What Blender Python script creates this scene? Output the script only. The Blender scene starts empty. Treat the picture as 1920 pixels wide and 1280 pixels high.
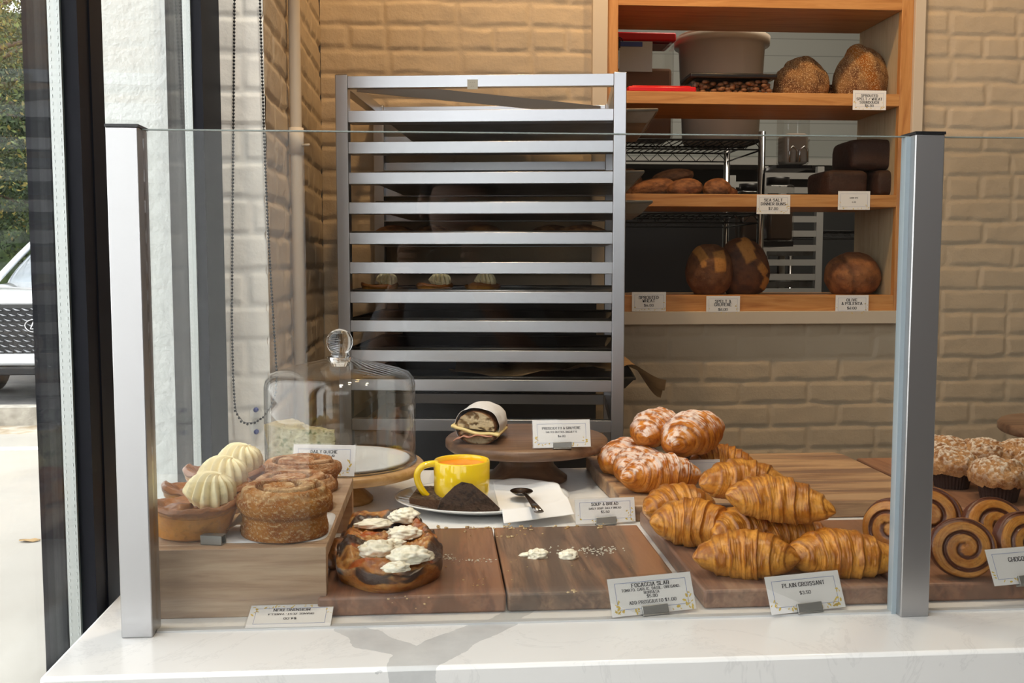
import bpy, math, random
import numpy as np
from mathutils import Vector, Matrix, Euler
R = math.radians
PI = math.pi
SC = bpy.context.scene
COL = SC.collection
# ------------------------------------------------------------------ camera
CT = 0.95            # counter top height
CAMZ = 1.35
F = 1867.0
YAW, PITCH = R(4.23), R(4.59)
cam = bpy.data.objects.new('camera', bpy.data.cameras.new('camera'))
COL.objects.link(cam)
cam.location = (0, 0, CAMZ)
cam.rotation_euler = (R(90) - PITCH, 0, -YAW)
cam.data.sensor_width = 36
cam.data.lens = F / 1920 * 36
cam.data.clip_start = 0.02
cam.data.clip_end = 300
SC.camera = cam
ROT = Euler(cam.rotation_euler).to_matrix()
def ray(px, py):
    return ROT @ Vector(((px - 960) / F, -(py - 640) / F, -1))
def onz(px, py, z):
    d = ray(px, py); t = (z - CAMZ) / d.z
    return Vector((d.x * t, d.y * t, z))
def ony(px, py, y):
    d = ray(px, py); t = y / d.y
    return Vector((d.x * t, y, CAMZ + d.z * t))
def onx(px, py, x):
    d = ray(px, py); t = x / d.x
    return Vector((x, d.y * t, CAMZ + d.z * t))
# ------------------------------------------------------------------ view, world, lights
SC.view_settings.view_transform = 'Standard'
SC.view_settings.look = 'None'
SC.view_settings.gamma = 1.0
SC.view_settings.exposure = 0.0
SC.view_settings.use_curve_mapping = False
SC.cycles.use_denoising = True
SC.cycles.max_bounces = 10
SC.cycles.diffuse_bounces = 4
SC.cycles.glossy_bounces = 5
SC.cycles.transmission_bounces = 8
SC.cycles.transparent_max_bounces = 24
SC.cycles.caustics_reflective = False
SC.cycles.caustics_refractive = False
SC.cycles.sample_clamp_indirect = 6.0
W = bpy.data.worlds.new('sky'); SC.world = W; W.use_nodes = True
bg = W.node_tree.nodes['Background']
bg.inputs['Color'].default_value = (0.98, 0.975, 1.0, 1)
bg.inputs['Strength'].default_value = 3.3
def lamp(name, kind, loc, power, color, size=0.05, target=None, **kw):
    L = bpy.data.lights.new(name, kind); L.energy = power; L.color = color
    if kind == 'AREA':
        L.shape = 'RECTANGLE'; L.size = kw.get('sx', 1); L.size_y = kw.get('sy', 1)
    else:
        L.shadow_soft_size = size
    if kind == 'SPOT':
        L.spot_size = kw.get('angle', R(90)); L.spot_blend = 0.7
    o = bpy.data.objects.new(name, L); COL.objects.link(o); o.location = loc
    if target is not None:
        o.rotation_euler = (Vector(target) - Vector(loc)).to_track_quat('-Z', 'Y').to_euler()
    if kw.get('portal'): L.cycles.is_portal = True
    return o
WARM = (1.0, 0.64, 0.30)
# ceiling spots of the bakery, washing the back wall and the counter
for i, (x, y, p, tx, ty, tz) in enumerate([(0.15, 2.25, 44, 0.10, 2.83, 1.9), (0.95, 2.25, 34, 1.0, 2.83, 1.8),
                                           (1.9, 2.25, 13, 1.9, 2.83, 1.6)]):
    lamp('ceiling_spot', 'SPOT', (x, y, 2.95), p, WARM, 0.05, (tx, ty, tz), angle=R(110))
for (x, y, p) in [(0.1, 1.5, 34), (0.8, 1.4, 34)]:
    lamp('counter_spot', 'SPOT', (x, y, 2.95), p, (1.0, 0.82, 0.58), 0.05, (x, y, 0.95), angle=R(75))
lamp('jamb_fill_light', 'SPOT', (-0.05, 0.75, 3.05), 62, (1.0, 0.95, 0.86), 0.06, (-0.30, 1.75, 1.3), angle=R(48))  # added unseen fill lamp, brightens the window jamb and left pastries
lamp('kitchen_lamp', 'AREA', (1.4, 3.5, 3.1), 22, (1.0, 0.88, 0.72), target=(1.6, 4.6, 1.0), sx=1.2, sy=0.3)
# sky portals in the window openings: they only guide the sampling of the sky
FRONT_Y = -2.6
lamp('portal_front', 'AREA', (0.4, FRONT_Y + 0.1, 2.55), 1, (1, 1, 1), target=(0.4, 5, 2.55), sx=1.8, sy=1.1, portal=True)
lamp('portal_left', 'AREA', (-0.47, -0.5, 1.6), 1, (1, 1, 1), target=(5, -0.5, 1.6), sx=3.3, sy=3.2, portal=True)
lamp('portal_side', 'AREA', (-0.47, 1.475, 1.6), 1, (1, 1, 1), target=(5, 1.475, 1.6), sx=0.52, sy=3.2, portal=True)
# ------------------------------------------------------------------ numpy noise
def _h(ix, iy, iz, s):
    n = (ix.astype(np.int64) * 374761393 + iy.astype(np.int64) * 668265263 + iz.astype(np.int64) * 2147483647 + s * 1274126177) & 0xffffffff
    n = ((n ^ (n >> 13)) * 1274126177) & 0xffffffff
    n = (n ^ (n >> 16)) & 0xffffffff
    return n / 4294967295.0
def vn(p, s=0):
    p = np.asarray(p, float); i = np.floor(p); f = p - i; f = f * f * (3 - 2 * f)
    x, y, z = i[..., 0], i[..., 1], i[..., 2]; fx, fy, fz = f[..., 0], f[..., 1], f[..., 2]
    r = 0
    for a in (0, 1):
        for b in (0, 1):
            for c in (0, 1):
                w = (fx if a else 1 - fx) * (fy if b else 1 - fy) * (fz if c else 1 - fz)
                r = r + w * _h(x + a, y + b, z + c, s)
    return r * 2 - 1
def fbm(p, o=4, s=0, g=0.5):
    a, r, t = 1.0, 0, 0; p = np.asarray(p, float)
    for k in range(o):
        r = r + a * vn(p * (2.03 ** k) + 17.3 * k, s + k); t += a; a *= g
    return r / t
def st(x, y, z):
    x, y, z = np.broadcast_arrays(x, y, z); return np.stack([x, y, z], -1)
def sm(a, b, x):
    t = np.clip((x - a) / (b - a), 0, 1); return t * t * (3 - 2 * t)
def mixc(c1, c2, f):
    f = np.asarray(f)[..., None]; return np.asarray(c1) * (1 - f) + np.asarray(c2) * f
# ------------------------------------------------------------------ mesh helpers
def link(name, me, mat=None, parent=None):
    o = bpy.data.objects.new(name, me); COL.objects.link(o)
    if mat is not None: me.materials.append(mat)
    if parent is not None: o.parent = parent
    return o
def npmesh(name, V, Fq, mat, parent=None, smooth=True, col=None, uv=None):
    me = bpy.data.meshes.new(name)
    V = np.asarray(V, np.float32).reshape(-1, 3); Fq = np.asarray(Fq, np.int32); k = Fq.shape[1]
    me.vertices.add(len(V)); me.vertices.foreach_set('co', V.ravel())
    me.loops.add(Fq.size); me.loops.foreach_set('vertex_index', Fq.ravel())
    me.polygons.add(len(Fq)); me.polygons.foreach_set('loop_start', np.arange(0, Fq.size, k, dtype=np.int32))
    me.polygons.foreach_set('loop_total', np.full(len(Fq), k, np.int32))
    me.polygons.foreach_set('use_smooth', np.full(len(Fq), smooth))
    me.update(calc_edges=True); me.validate()
    if col is not None:
        ca = me.color_attributes.new('Col', 'FLOAT_COLOR', 'POINT')
        c = np.ones((len(V), 4), np.float32); c[:, :3] = np.clip(np.asarray(col).reshape(-1, 3), 0, 1)
        ca.data.foreach_set('color', c.ravel())
    return link(name, me, mat, parent)
def surf(name, fn, nu, nv, mat, parent=None, wrap=True, flip=False, smooth=True):
    """fn(U, V) with U in 0..1 down the rows and V in 0..1 round the columns -> xyz (and colour)"""
    u = np.linspace(0, 1, nu); v = np.linspace(0, 1, nv, endpoint=not wrap)
    U, Vv = np.meshgrid(u, v, indexing='ij'); r = fn(U, Vv)
    P, C = r if isinstance(r, tuple) else (r, None)
    i, j = np.meshgrid(np.arange(nu - 1), np.arange(nv if wrap else nv - 1), indexing='ij')
    j2 = (j + 1) % nv
    q = np.stack([i * nv + j, (i + 1) * nv + j, (i + 1) * nv + j2, i * nv + j2], -1).reshape(-1, 4)
    if flip: q = q[:, ::-1]
    return npmesh(name, P, q, mat, parent, smooth, C)
class MB:
    """collects simple solids and links them as ONE mesh object"""
    def __init__(s): s.v = []; s.f = []; s.sm = []
    def add(s, V, Fs, smooth=False):
        b = len(s.v); s.v += [tuple(x) for x in V]; s.f += [tuple(b + i for i in f) for f in Fs]; s.sm += [smooth] * len(Fs); return s
    def box(s, x0, x1, y0, y1, z0, z1, M=None):
        V = [Vector((x, y, z)) for x in (x0, x1) for y in (y0, y1) for z in (z0, z1)]
        if M is not None: V = [M @ v for v in V]
        return s.add(V, [(0, 1, 3, 2), (4, 6, 7, 5), (0, 4, 5, 1), (2, 3, 7, 6), (0, 2, 6, 4), (1, 5, 7, 3)])
    def tube(s, pts, r, n=8, closed=False, cap=True, flat=1.0):
        pts = [Vector(p) for p in pts]; N = len(pts); rr = r if hasattr(r, '__len__') else [r] * N
        V = []; up = None
        for i, p in enumerate(pts):
            a = pts[(i - 1) % N] if (closed or i > 0) else p; b = pts[(i + 1) % N] if (closed or i < N - 1) else p
            t = (b - a).normalized()
            if up is None: up = Vector((0, 0, 1)) if abs(t.z) < 0.9 else Vector((1, 0, 0))
            sd = t.cross(up).normalized(); up = sd.cross(t).normalized()
            for k in range(n):
                an = 2 * PI * k / n; V.append(p + (sd * math.cos(an) + up * math.sin(an) * flat) * rr[i])
        Fs = []
        for i in range(N if closed else N - 1):
            for k in range(n):
                a = i * n + k; b = i * n + (k + 1) % n; c = ((i + 1) % N) * n + (k + 1) % n; d = ((i + 1) % N) * n + k
                Fs.append((a, b, c, d))
        if cap and not closed: Fs += [tuple(range(n))[::-1], tuple((N - 1) * n + k for k in range(n))]
        return s.add(V, Fs, True)
    def lathe(s, prof, n=32, c=(0, 0, 0), sx=1, sy=1, cap=True):
        V = []; rows = []; m = len(prof)
        for (r, z) in prof:
            if r < 1e-5: rows.append([len(V)] * n); V.append((c[0], c[1], c[2] + z)); continue
            rows.append(list(range(len(V), len(V) + n)))
            for k in range(n):
                a = 2 * PI * k / n; V.append((c[0] + r * sx * math.cos(a), c[1] + r * sy * math.sin(a), c[2] + z))
        Fs = []
        for i in range(m - 1):
            for k in range(n):
                q = [rows[i][k], rows[i][(k + 1) % n], rows[i + 1][(k + 1) % n], rows[i + 1][k]]
                q = [v for j, v in enumerate(q) if v not in q[:j]]
                if len(q) > 2: Fs.append(tuple(q))
        if cap and prof[0][0] > 1e-5: Fs.append(tuple(rows[0])[::-1])
        if cap and prof[-1][0] > 1e-5: Fs.append(tuple(rows[-1]))
        return s.add(V, Fs, True)
    def prism(s, poly, z0, z1, M=None):
        n = len(poly); V = [Vector((x, y, z)) for z in (z0, z1) for x, y in poly]
        if M is not None: V = [M @ v for v in V]
        return s.add(V, [tuple(range(n))[::-1], tuple(range(n, 2 * n))] + [(i, (i + 1) % n, n + (i + 1) % n, n + i) for i in range(n)])
    def obj(s, name, mat, parent=None, bevel=0, seg=2, loc=None):
        me = bpy.data.meshes.new(name); me.from_pydata(s.v, [], s.f); me.update()
        me.polygons.foreach_set('use_smooth', s.sm)
        o = link(name, me, mat, parent)
        if bevel:
            m = o.modifiers.new('bevel', 'BEVEL'); m.width = bevel; m.segments = seg; m.limit_method = 'ANGLE'; m.angle_limit = R(40)
            for p in me.polygons: p.use_smooth = True
            try: me.set_sharp_from_angle(angle=R(35))
            except Exception: pass
            m.harden_normals = False
        if loc is not None: o.location = loc
        return o
def box(name, x0, x1, y0, y1, z0, z1, mat, parent=None, bevel=0):
    return MB().box(x0, x1, y0, y1, z0, z1).obj(name, mat, parent, bevel)
def thing(name, label, cat, loc=(0, 0, 0), rz=0, group=None, rot=None):
    o = bpy.data.objects.new(name, None); COL.objects.link(o); o.location = loc
    o.rotation_euler = rot if rot is not None else (0, 0, rz); o.empty_display_size = 0.03
    return tag(o, label, cat, group)
def tag(o, label, cat, group=None):
    o['label'] = label; o['category'] = cat
    if group: o['group'] = group
    return o
def struct(o): o['kind'] = 'structure'; return o
def dup(root, label, loc, rz=0, scale=1, group=None, rot=None):
    r = root.copy(); COL.objects.link(r); r.location = loc; r.rotation_euler = rot if rot is not None else (0, 0, rz)
    r.scale = (scale,) * 3 if not hasattr(scale, '__len__') else scale
    r['label'] = label
    if group: r['group'] = group
    for ch in list(root.children):
        c = ch.copy(); COL.objects.link(c); c.parent = r
        for g in list(ch.children):
            d = g.copy(); COL.objects.link(d); d.parent = c
    return r
# ------------------------------------------------------------------ materials
class NT:
    def __init__(s, name):
        s.m = bpy.data.materials.new(name); s.m.use_nodes = True; s.t = s.m.node_tree; s.p = s.t.nodes['Principled BSDF']; s.out = s.t.nodes['Material Output']
    def n(s, typ, **kw):
        nd = s.t.nodes.new(typ)
        for k, v in kw.items(): setattr(nd, k, v)
        return nd
    def l(s, a, b): s.t.links.new(a, b)
    def val(s, sock, v):
        if hasattr(v, 'is_output') or isinstance(v, bpy.types.NodeSocket): s.l(v, sock)
        else: sock.default_value = v
    def math(s, op, a, b=0.0, c=None, clamp=False):
        nd = s.n('ShaderNodeMath', operation=op, use_clamp=clamp); s.val(nd.inputs[0], a); s.val(nd.inputs[1], b)
        if c is not None: s.val(nd.inputs[2], c)
        return nd.outputs[0]
    def co(s, scale=(1, 1, 1), kind='Object', rot=(0, 0, 0)):
        tc = s.n('ShaderNodeTexCoord'); mp = s.n('ShaderNodeMapping'); mp.inputs['Scale'].default_value = scale; mp.inputs['Rotation'].default_value = rot
        s.l(tc.outputs[kind], mp.inputs['Vector']); return mp.outputs[0]
    def noise(s, vec, scale=5, detail=4, rough=0.55, dist=0):
        nd = s.n('ShaderNodeTexNoise'); nd.inputs['Scale'].default_value = scale; nd.inputs['Detail'].default_value = detail
        nd.inputs['Roughness'].default_value = rough; nd.inputs['Distortion'].default_value = dist; s.l(vec, nd.inputs['Vector']); return nd.outputs['Fac']
    def ramp(s, fac, stops):
        r = s.n('ShaderNodeValToRGB'); s.l(fac, r.inputs[0]); e = r.color_ramp.elements
        while len(e) < len(stops): e.new(0.5)
        for el, (p, c) in zip(e, stops): el.position = p; el.color = (*c, 1) if len(c) == 3 else c
        return r.outputs[0]
    def mix(s, f, a, b, mode='MIX'):
        nd = s.n('ShaderNodeMix', data_type='RGBA', blend_type=mode); s.val(nd.inputs[0], f)
        for sk, v in ((nd.inputs[6], a), (nd.inputs[7], b)):
            if isinstance(v, bpy.types.NodeSocket): s.l(v, sk)
            else: sk.default_value = (*v, 1)
        return nd.outputs[2]
    def bump(s, h, strength=0.3, dist=0.002):
        b = s.n('ShaderNodeBump'); b.inputs['Strength'].default_value = strength; b.inputs['Distance'].default_value = dist; s.l(h, b.inputs['Height']); s.l(b.outputs[0], s.p.inputs['Normal']); return b
    def set(s, **kw):
        for k, v in kw.items():
            sk = s.p.inputs[k.replace('_', ' ')]
            if isinstance(v, bpy.types.NodeSocket): s.l(v, sk)
            elif isinstance(v, tuple) and len(v) == 3: sk.default_value = (*v, 1)
            else: sk.default_value = v
        return s
def mat(name, c, rough=0.5, metal=0, c2=None, ns=20, bump=0, bs=200, bd=0.001, coat=0, spec=0.5, ani=0):
    m = NT(name)
    if c2 is not None: m.set(Base_Color=m.ramp(m.noise(m.co(), ns, 5), [(0.35, c), (0.65, c2)]))
    else: m.set(Base_Color=c)
    m.set(Roughness=rough, Metallic=metal, Coat_Weight=coat, Specular_IOR_Level=spec)
    if ani: m.set(Anisotropic=ani)
    if bump: m.bump(m.noise(m.co(), bs, 5), bump, bd)
    return m.m
def colmat(name, rough=0.5, bs=300, bump=0.5, bd=0.001, coat=0, spec=0.4, sat=1.12, val=1.2, speck=None):
    m = NT(name); a = m.n('ShaderNodeVertexColor', layer_name='Col').outputs[0]
    nz = m.noise(m.co(), bs, 6, 0.65)
    hs_ = m.n('ShaderNodeHueSaturation'); hs_.inputs['Saturation'].default_value = sat; hs_.inputs['Value'].default_value = val; m.l(a, hs_.inputs['Color']); a = hs_.outputs[0]
    c = m.mix(m.math('MULTIPLY', m.math('SUBTRACT', nz, 0.5), 1.6, clamp=True), a, (0.02, 0.008, 0.003))
    if speck: c = m.mix(m.ramp(m.noise(m.co(), speck[0], 2), [(speck[1], (0, 0, 0)), (speck[1] + 0.04, (1, 1, 1))]), c, speck[2])
    m.set(Base_Color=c, Roughness=rough, Coat_Weight=coat, Specular_IOR_Level=spec)
    if coat: m.set(Coat_Roughness=0.3)
    m.bump(nz, bump, bd)
    return m.m
def wood(name, a, b, c, axis='x', sc=1.0, rough=0.45, bump=0.1, dark=0.5, rot=0.0, bands=None):
    """grain runs along axis"""
    m = NT(name); s = {'x': (3.5, 45, 45), 'y': (45, 3.5, 45), 'z': (45, 45, 3.5)}[axis]
    v = m.co(tuple(q * sc for q in s), rot=(0, 0, rot)); n1 = m.noise(v, 1.0, 6, 0.6, 1.2)
    v2 = m.co(tuple(q * sc * 5 for q in s), rot=(0, 0, rot)); n2 = m.noise(v2, 1.0, 3, 0.6, 0.2)
    base = m.ramp(n1, [(0.30, c), (0.45, a), (0.58, b), (0.75, a)])
    base = m.mix(m.math('MULTIPLY', m.ramp(n2, [(0.45, (0, 0, 0)), (0.75, (1, 1, 1))]), dark), base, c)
    if bands:
        nb = m.noise(m.co(tuple(q * bands[0] for q in s), rot=(0, 0, rot)), 1.0, 2, .5, .6); base = m.mix(m.ramp(nb, [(.40, (.75, .75, .75)), (.47, (0, 0, 0))]), base, bands[1]); base = m.mix(m.ramp(nb, [(.55, (0, 0, 0)), (.60, (.7, .7, .7))]), base, bands[2])
    m.set(Base_Color=base, Roughness=rough); m.bump(n2, bump, 0.001); return m.m
def glass(name, tint=(0.93, 0.96, 0.95), f0=0.035, rough=0.0, refl=1.0):
    """thin clear pane: passes light straight on, mirrors by angle"""
    m = NT(name); g = m.n('ShaderNodeNewGeometry'); d = m.n('ShaderNodeVectorMath', operation='DOT_PRODUCT')
    m.l(g.outputs['Incoming'], d.inputs[0]); m.l(g.outputs['Normal'], d.inputs[1])
    k = m.math('POWER', m.math('SUBTRACT', 1.0, m.math('ABSOLUTE', d.outputs['Value']), clamp=True), 5.0)
    f = m.math('MULTIPLY', m.math('ADD', m.math('MULTIPLY', k, 1 - f0), f0), refl, clamp=True)
    t = m.n('ShaderNodeBsdfTransparent'); t.inputs[0].default_value = (*tint, 1)
    gl = m.n('ShaderNodeBsdfGlossy'); gl.inputs['Roughness'].default_value = rough; gl.inputs[0].default_value = (1, 1, 1, 1)
    mx = m.n('ShaderNodeMixShader'); m.l(f, mx.inputs[0]); m.l(t.outputs[0], mx.inputs[1]); m.l(gl.outputs[0], mx.inputs[2])
    m.l(mx.outputs[0], m.out.inputs[0]); m.t.nodes.remove(m.p); return m.m
M = {}
M['steel'] = mat('brushed_aluminium', (0.50, 0.51, 0.54), 0.32, 1.0, ani=0.0, bump=0.04, bs=60)
M['post'] = mat('satin_aluminium', (0.50, 0.50, 0.51), 0.40, 1.0)
M['pan'] = mat('worn_pan_metal', (0.42, 0.42, 0.42), 0.42, 1.0, c2=(0.30, 0.29, 0.28), ns=12)
M['darkpan'] = mat('baked_black_pan', (0.035, 0.033, 0.03), 0.45, 0.6, c2=(0.07, 0.06, 0.05), ns=12)
M['chrome'] = mat('chrome', (0.6, 0.6, 0.62), 0.15, 1.0)
M['wire'] = mat('black_wire', (0.03, 0.03, 0.032), 0.3, 0.7)
M['black'] = mat('black_plastic', (0.012, 0.012, 0.014), 0.35)
M['frame'] = mat('black_window_frame', (0.010, 0.011, 0.016), 0.6, 0.0, spec=0.15)
M['spacer'] = mat('glazing_spacer', (0.50, 0.53, 0.52), 0.4, 0.6)
M['glass'] = glass('guard_glass', (0.925, 0.93, 0.925), 0.03, refl=0.75)
M['edge'] = mat('glass_edge', (0.27, 0.31, 0.29), 0.3, 0)
M['pane'] = glass('window_glass', (0.97, 0.975, 0.965), 0.03, refl=0.28)
M['dome'] = glass('dome_glass', (0.985, 0.99, 0.99), 0.05)
M['clear'] = glass('clear_plastic', (0.95, 0.95, 0.94), 0.05, 0.1)
M['sleeve'] = glass('card_sleeve', (0.985, 0.985, 0.985), 0.04, 0.05)
kg = NT('solid_glass'); kg.set(Base_Color=(1, 1, 1), Roughness=0.0, Transmission_Weight=1.0, IOR=1.48); M['solidglass'] = kg.m
M['white'] = mat('white_glaze', (0.80, 0.81, 0.82), 0.12, coat=0.6)
M['yellow'] = mat('yellow_glaze', (0.93, 0.66, 0.005), 0.12, coat=0.8)
M['soup'] = mat('tomato_soup', (0.85, 0.25, 0.02), 0.15)
M['paper'] = mat('card_paper', (0.86, 0.85, 0.84), 0.6)
M['napkin'] = mat('napkin_paper', (0.86, 0.86, 0.87), 0.9, bump=0.15, bs=500)
M['parch'] = mat('brown_parchment', (0.40, 0.23, 0.10), 0.7, c2=(0.52, 0.33, 0.16), ns=30)
M['wax'] = mat('white_wax_paper', (0.78, 0.78, 0.80), 0.5, bump=0.2, bs=60)
M['ink'] = mat('black_ink', (0.02, 0.02, 0.03), 0.8)
M['blueink'] = mat('blue_ink', (0.18, 0.24, 0.48), 0.8)
M['goldink'] = mat('yellow_ink', (0.72, 0.52, 0.10), 0.8)
M['clip'] = mat('grey_clip', (0.30, 0.30, 0.29), 0.4, 0.7)
M['stucco'] = mat('white_stucco', (0.80, 0.83, 0.82), 0.9, bump=0.6, bs=55, bd=0.008)
M['ceil'] = mat('ceiling_paint', (0.72, 0.70, 0.66), 0.9)
M['floorm'] = mat('floor_concrete', (0.20, 0.19, 0.18), 0.6, c2=(0.27, 0.25, 0.23), ns=3)
M['dark'] = mat('dark_paint', (0.05, 0.045, 0.04), 0.8)
M['trimw'] = mat('cream_trim_paint', (0.62, 0.53, 0.42), 0.55)
M['darkbrown'] = mat('dark_brown_render', (0.035, 0.022, 0.015), 0.8)

# ------------------------------------------------------------------ serif lettering
GL = {'A':'0026 2640 1232','B':'0006 063645443303 3342413000','C':'453616050110304142','D':'0006 062644422000','E':'0006 0646 0333 0040','F':'0006 0646 0333',
'G':'45361605011030414222','H':'0006 4046 0343','I':'2026','J':'36312010','K':'0006 0246 1340','L':'0006 0040','M':'0006 0622 2246 4046','N':'0006 0640 4046',
'O':'163645413010010516','P':'0006 063645443303','Q':'163645413010010516 2240','R':'0006 063645443303 2340','S':'45361605043342413010 1001','T':'2026 0646','U':'060110304146',
'V':'0620 2046','W':'0610 1024 2430 3046','X':'0046 0640','Y':'0623 4623 2023','Z':'0646 4600 0040','0':'163645413010010516','1':'2026 1526','2':'0516364500 0040','3':'051636453342413010 1001',
'4':'3036 3602 0242','5':'4606 060333 3342413010 1001','6':'361501103041423302','7':'0646 4610','8':'163645331304 130413 13020110304142 4233','9':'102045361605041343','$':'45361605043342413010 1001 2027','&':'402516263501103042',
'.':'1011',',':'1110','/':'0046','-':'0343'}
def text_mesh(name, lines, parent, y=-0.0006, m=None, bold=1.0):
    """lines: (string, cap height, x centre, baseline z) in the card's own plane"""
    V = []; Fs = []
    for (s, hh, xc, zb) in lines:
        u = hh / 6.0; adv = 5.9 * u; wd = sum((adv * .5 if ch in ' .,I' else adv) for ch in s); x = xc - wd / 2
        for ch in s:
            a = adv * .5 if ch in ' .,I' else adv
            ox = x - (1.3 * u if ch in 'I' else 0) - (.3 * u if ch in '.,' else 0)
            for st_ in (GL.get(ch, '').split(' ') if ch != ' ' else []):
                P = [(int(st_[k]), int(st_[k + 1])) for k in range(0, len(st_) - 1, 2)]
                for k in range(len(P) - 1):
                    (ax, az), (bx_, bz) = P[k], P[k + 1]; dx, dz = bx_ - ax, bz - az; L = math.hypot(dx, dz)
                    if L == 0: continue
                    t = (0.40 + 0.26 * abs(dz) / L) * bold; nx, nz = -dz / L * t, dx / L * t; ex, ez = dx / L * .25, dz / L * .25
                    b = len(V)
                    for (qx, qz) in ((ax - ex + nx, az - ez + nz), (ax - ex - nx, az - ez - nz), (bx_ + ex - nx, bz + ez - nz), (bx_ + ex + nx, bz + ez + nz)):
                        V.append((ox + (qx + .5) * u, y, zb + qz * u))
                    Fs.append((b, b + 1, b + 2, b + 3))
                if len(P) == 2 and abs(P[0][1] - P[1][1]) > abs(P[0][0] - P[1][0]) and ch not in '.,/1':
                    for (qx, qz) in P:
                        if qz in (0, 6):
                            b = len(V); z0, z1 = (qz - .2, qz + .5) if qz == 0 else (qz - .5, qz + .2)
                            for (ax, az) in ((qx - 1.15, z0), (qx + 1.15, z0), (qx + 1.15, z1), (qx - 1.15, z1)): V.append((ox + (ax + .5) * u, y - .00002, zb + az * u))
                            Fs.append((b, b + 1, b + 2, b + 3))
            x += a
    return npmesh(name, V, Fs, m or M['ink'], parent, False)
def card(label, loc, rz, lean, lines, w=.095, h=.05, clip=True, sleeve=True, seed=1, group='printed price cards', rot=None, border=True, leaves=26):
    t = thing('price_card', label, 'price card', loc, rz, group, rot=rot if rot is not None else (-lean, 0, rz))
    box('paper', -w / 2, w / 2, -.0004, 0, 0, h, M['paper'], t)
    rg = random.Random(seed)
    if border:
        b = MB(); i = w * .075; k = w * .0045; z0, z1 = h * .16, h * .86
        for (x0, x1, a, c_) in ((-w / 2 + i, w / 2 - i, z0, z0 + k), (-w / 2 + i, w / 2 - i, z1 - k, z1), (-w / 2 + i, -w / 2 + i + k, z0, z1), (w / 2 - i - k, w / 2 - i, z0, z1)):
            b.box(x0, x1, -.00055, -.0004, a, c_)
        b.obj('printed_border', M['blueink'], t)
    V = []; Fs = []
    for k in range(leaves):
        q = rg.random()
        if q < .55: x = rg.uniform(-w * .42, w * .46); z = rg.uniform(.04, .15) * h
        elif q < .85: x = rg.uniform(w * .36, w * .47); z = rg.uniform(.1, .55) * h
        else: x = rg.uniform(-w * .48, -w * .40); z = rg.uniform(.1, .45) * h
        a = rg.uniform(0, PI); l = w * rg.uniform(.012, .028); b_ = l * rg.uniform(.25, .6); b0 = len(V)
        for j in range(6):
            c_ = 2 * PI * j / 6; ex, ez = l * math.cos(c_), b_ * math.sin(c_)
            V.append((x + ex * math.cos(a) - ez * math.sin(a), -.0006, z + ex * math.sin(a) + ez * math.cos(a)))
        Fs.append(tuple(range(b0, b0 + 6)))
    if V: npmesh('leaf_print', V, Fs, M['goldink'], t, False)
    if lines: text_mesh('lettering', lines, t, -.0007)
    if sleeve: box('clear_sleeve', -w / 2 - .0015, w / 2 + .0015, -.0016, .0008, -.0012, h + .0018, M['sleeve'], t)
    if clip:
        MB().box(-.016, .016, -.0045, -.0018, -.001, .009).box(-.016, .016, .001, .0045, -.001, .009).box(-.016, .016, -.0045, .0045, -.003, -.001).obj('clip', M['clip'], t, .0008)
    return t
# ------------------------------------------------------------------ painted brick walls (real relief)
pb = NT('painted_brick')
nz = pb.noise(pb.co(), 3.0, 4); fine = pb.noise(pb.co(), 140, 5, 0.6); mid = pb.noise(pb.co(), 28, 4, 0.6)
c = pb.ramp(nz, [(0.3, (0.50, 0.40, 0.285)), (0.7, (0.56, 0.455, 0.33))])
pb.set(Base_Color=c, Roughness=0.5, Specular_IOR_Level=0.35)
pb.bump(pb.math('ADD', pb.math('MULTIPLY', fine, 0.35), mid), 0.55, 0.004); M['brick'] = pb.m
CRS = 0.0667; BL = 0.203
def brick_height(u, v, seed=0):
    q = st(u * 9, v * 9, np.zeros_like(u) + seed)
    uw = u + 0.006 * fbm(q, 3, seed + 1); vw = v + 0.0045 * fbm(q * 1.7, 3, seed + 2)
    row = np.floor(vw / CRS); fv = vw / CRS - row
    hdr = (row % 6 == 5); L = np.where(hdr, BL / 2, BL)
    off = np.where(hdr, 0.05, np.where(row % 2 == 0, 0.0, 0.5)) + 0.12 * (_h(row, row * 0, row * 0, 5 + seed) - 0.5)
    cu = uw / L + off; bi = np.floor(cu); fu = cu - bi
    du = np.minimum(fu, 1 - fu) * L; dv = np.minimum(fv, 1 - fv) * CRS
    rnd = _h(bi, row, row * 0, 3 + seed)
    soft = 0.0038 + 0.003 * _h(bi, row, row * 0 + 2, 9)
    jw = 0.0042 + 0.002 * vn(st(u * 14, v * 14, u * 0), 6)
    d = np.minimum(du + 0.001 * (rnd - 0.5), dv)
    e = sm(jw, jw + soft, d) * (0.8 + 0.35 * rnd)
    fill = sm(0.25, 0.6, vn(st(u * 5, v * 11, u * 0 + 4), 8)) * 0.45
    tilt = (fv - 0.5) * (rnd - 0.5) * 0.0022
    return (e * (1 - fill) - 1) * 0.0038 + tilt * e + 0.0012 * fbm(st(u * 40, v * 40, u * 0), 3, 11) + 0.002 * fbm(st(u * 12, v * 12, u * 0), 2, 12)
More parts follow.
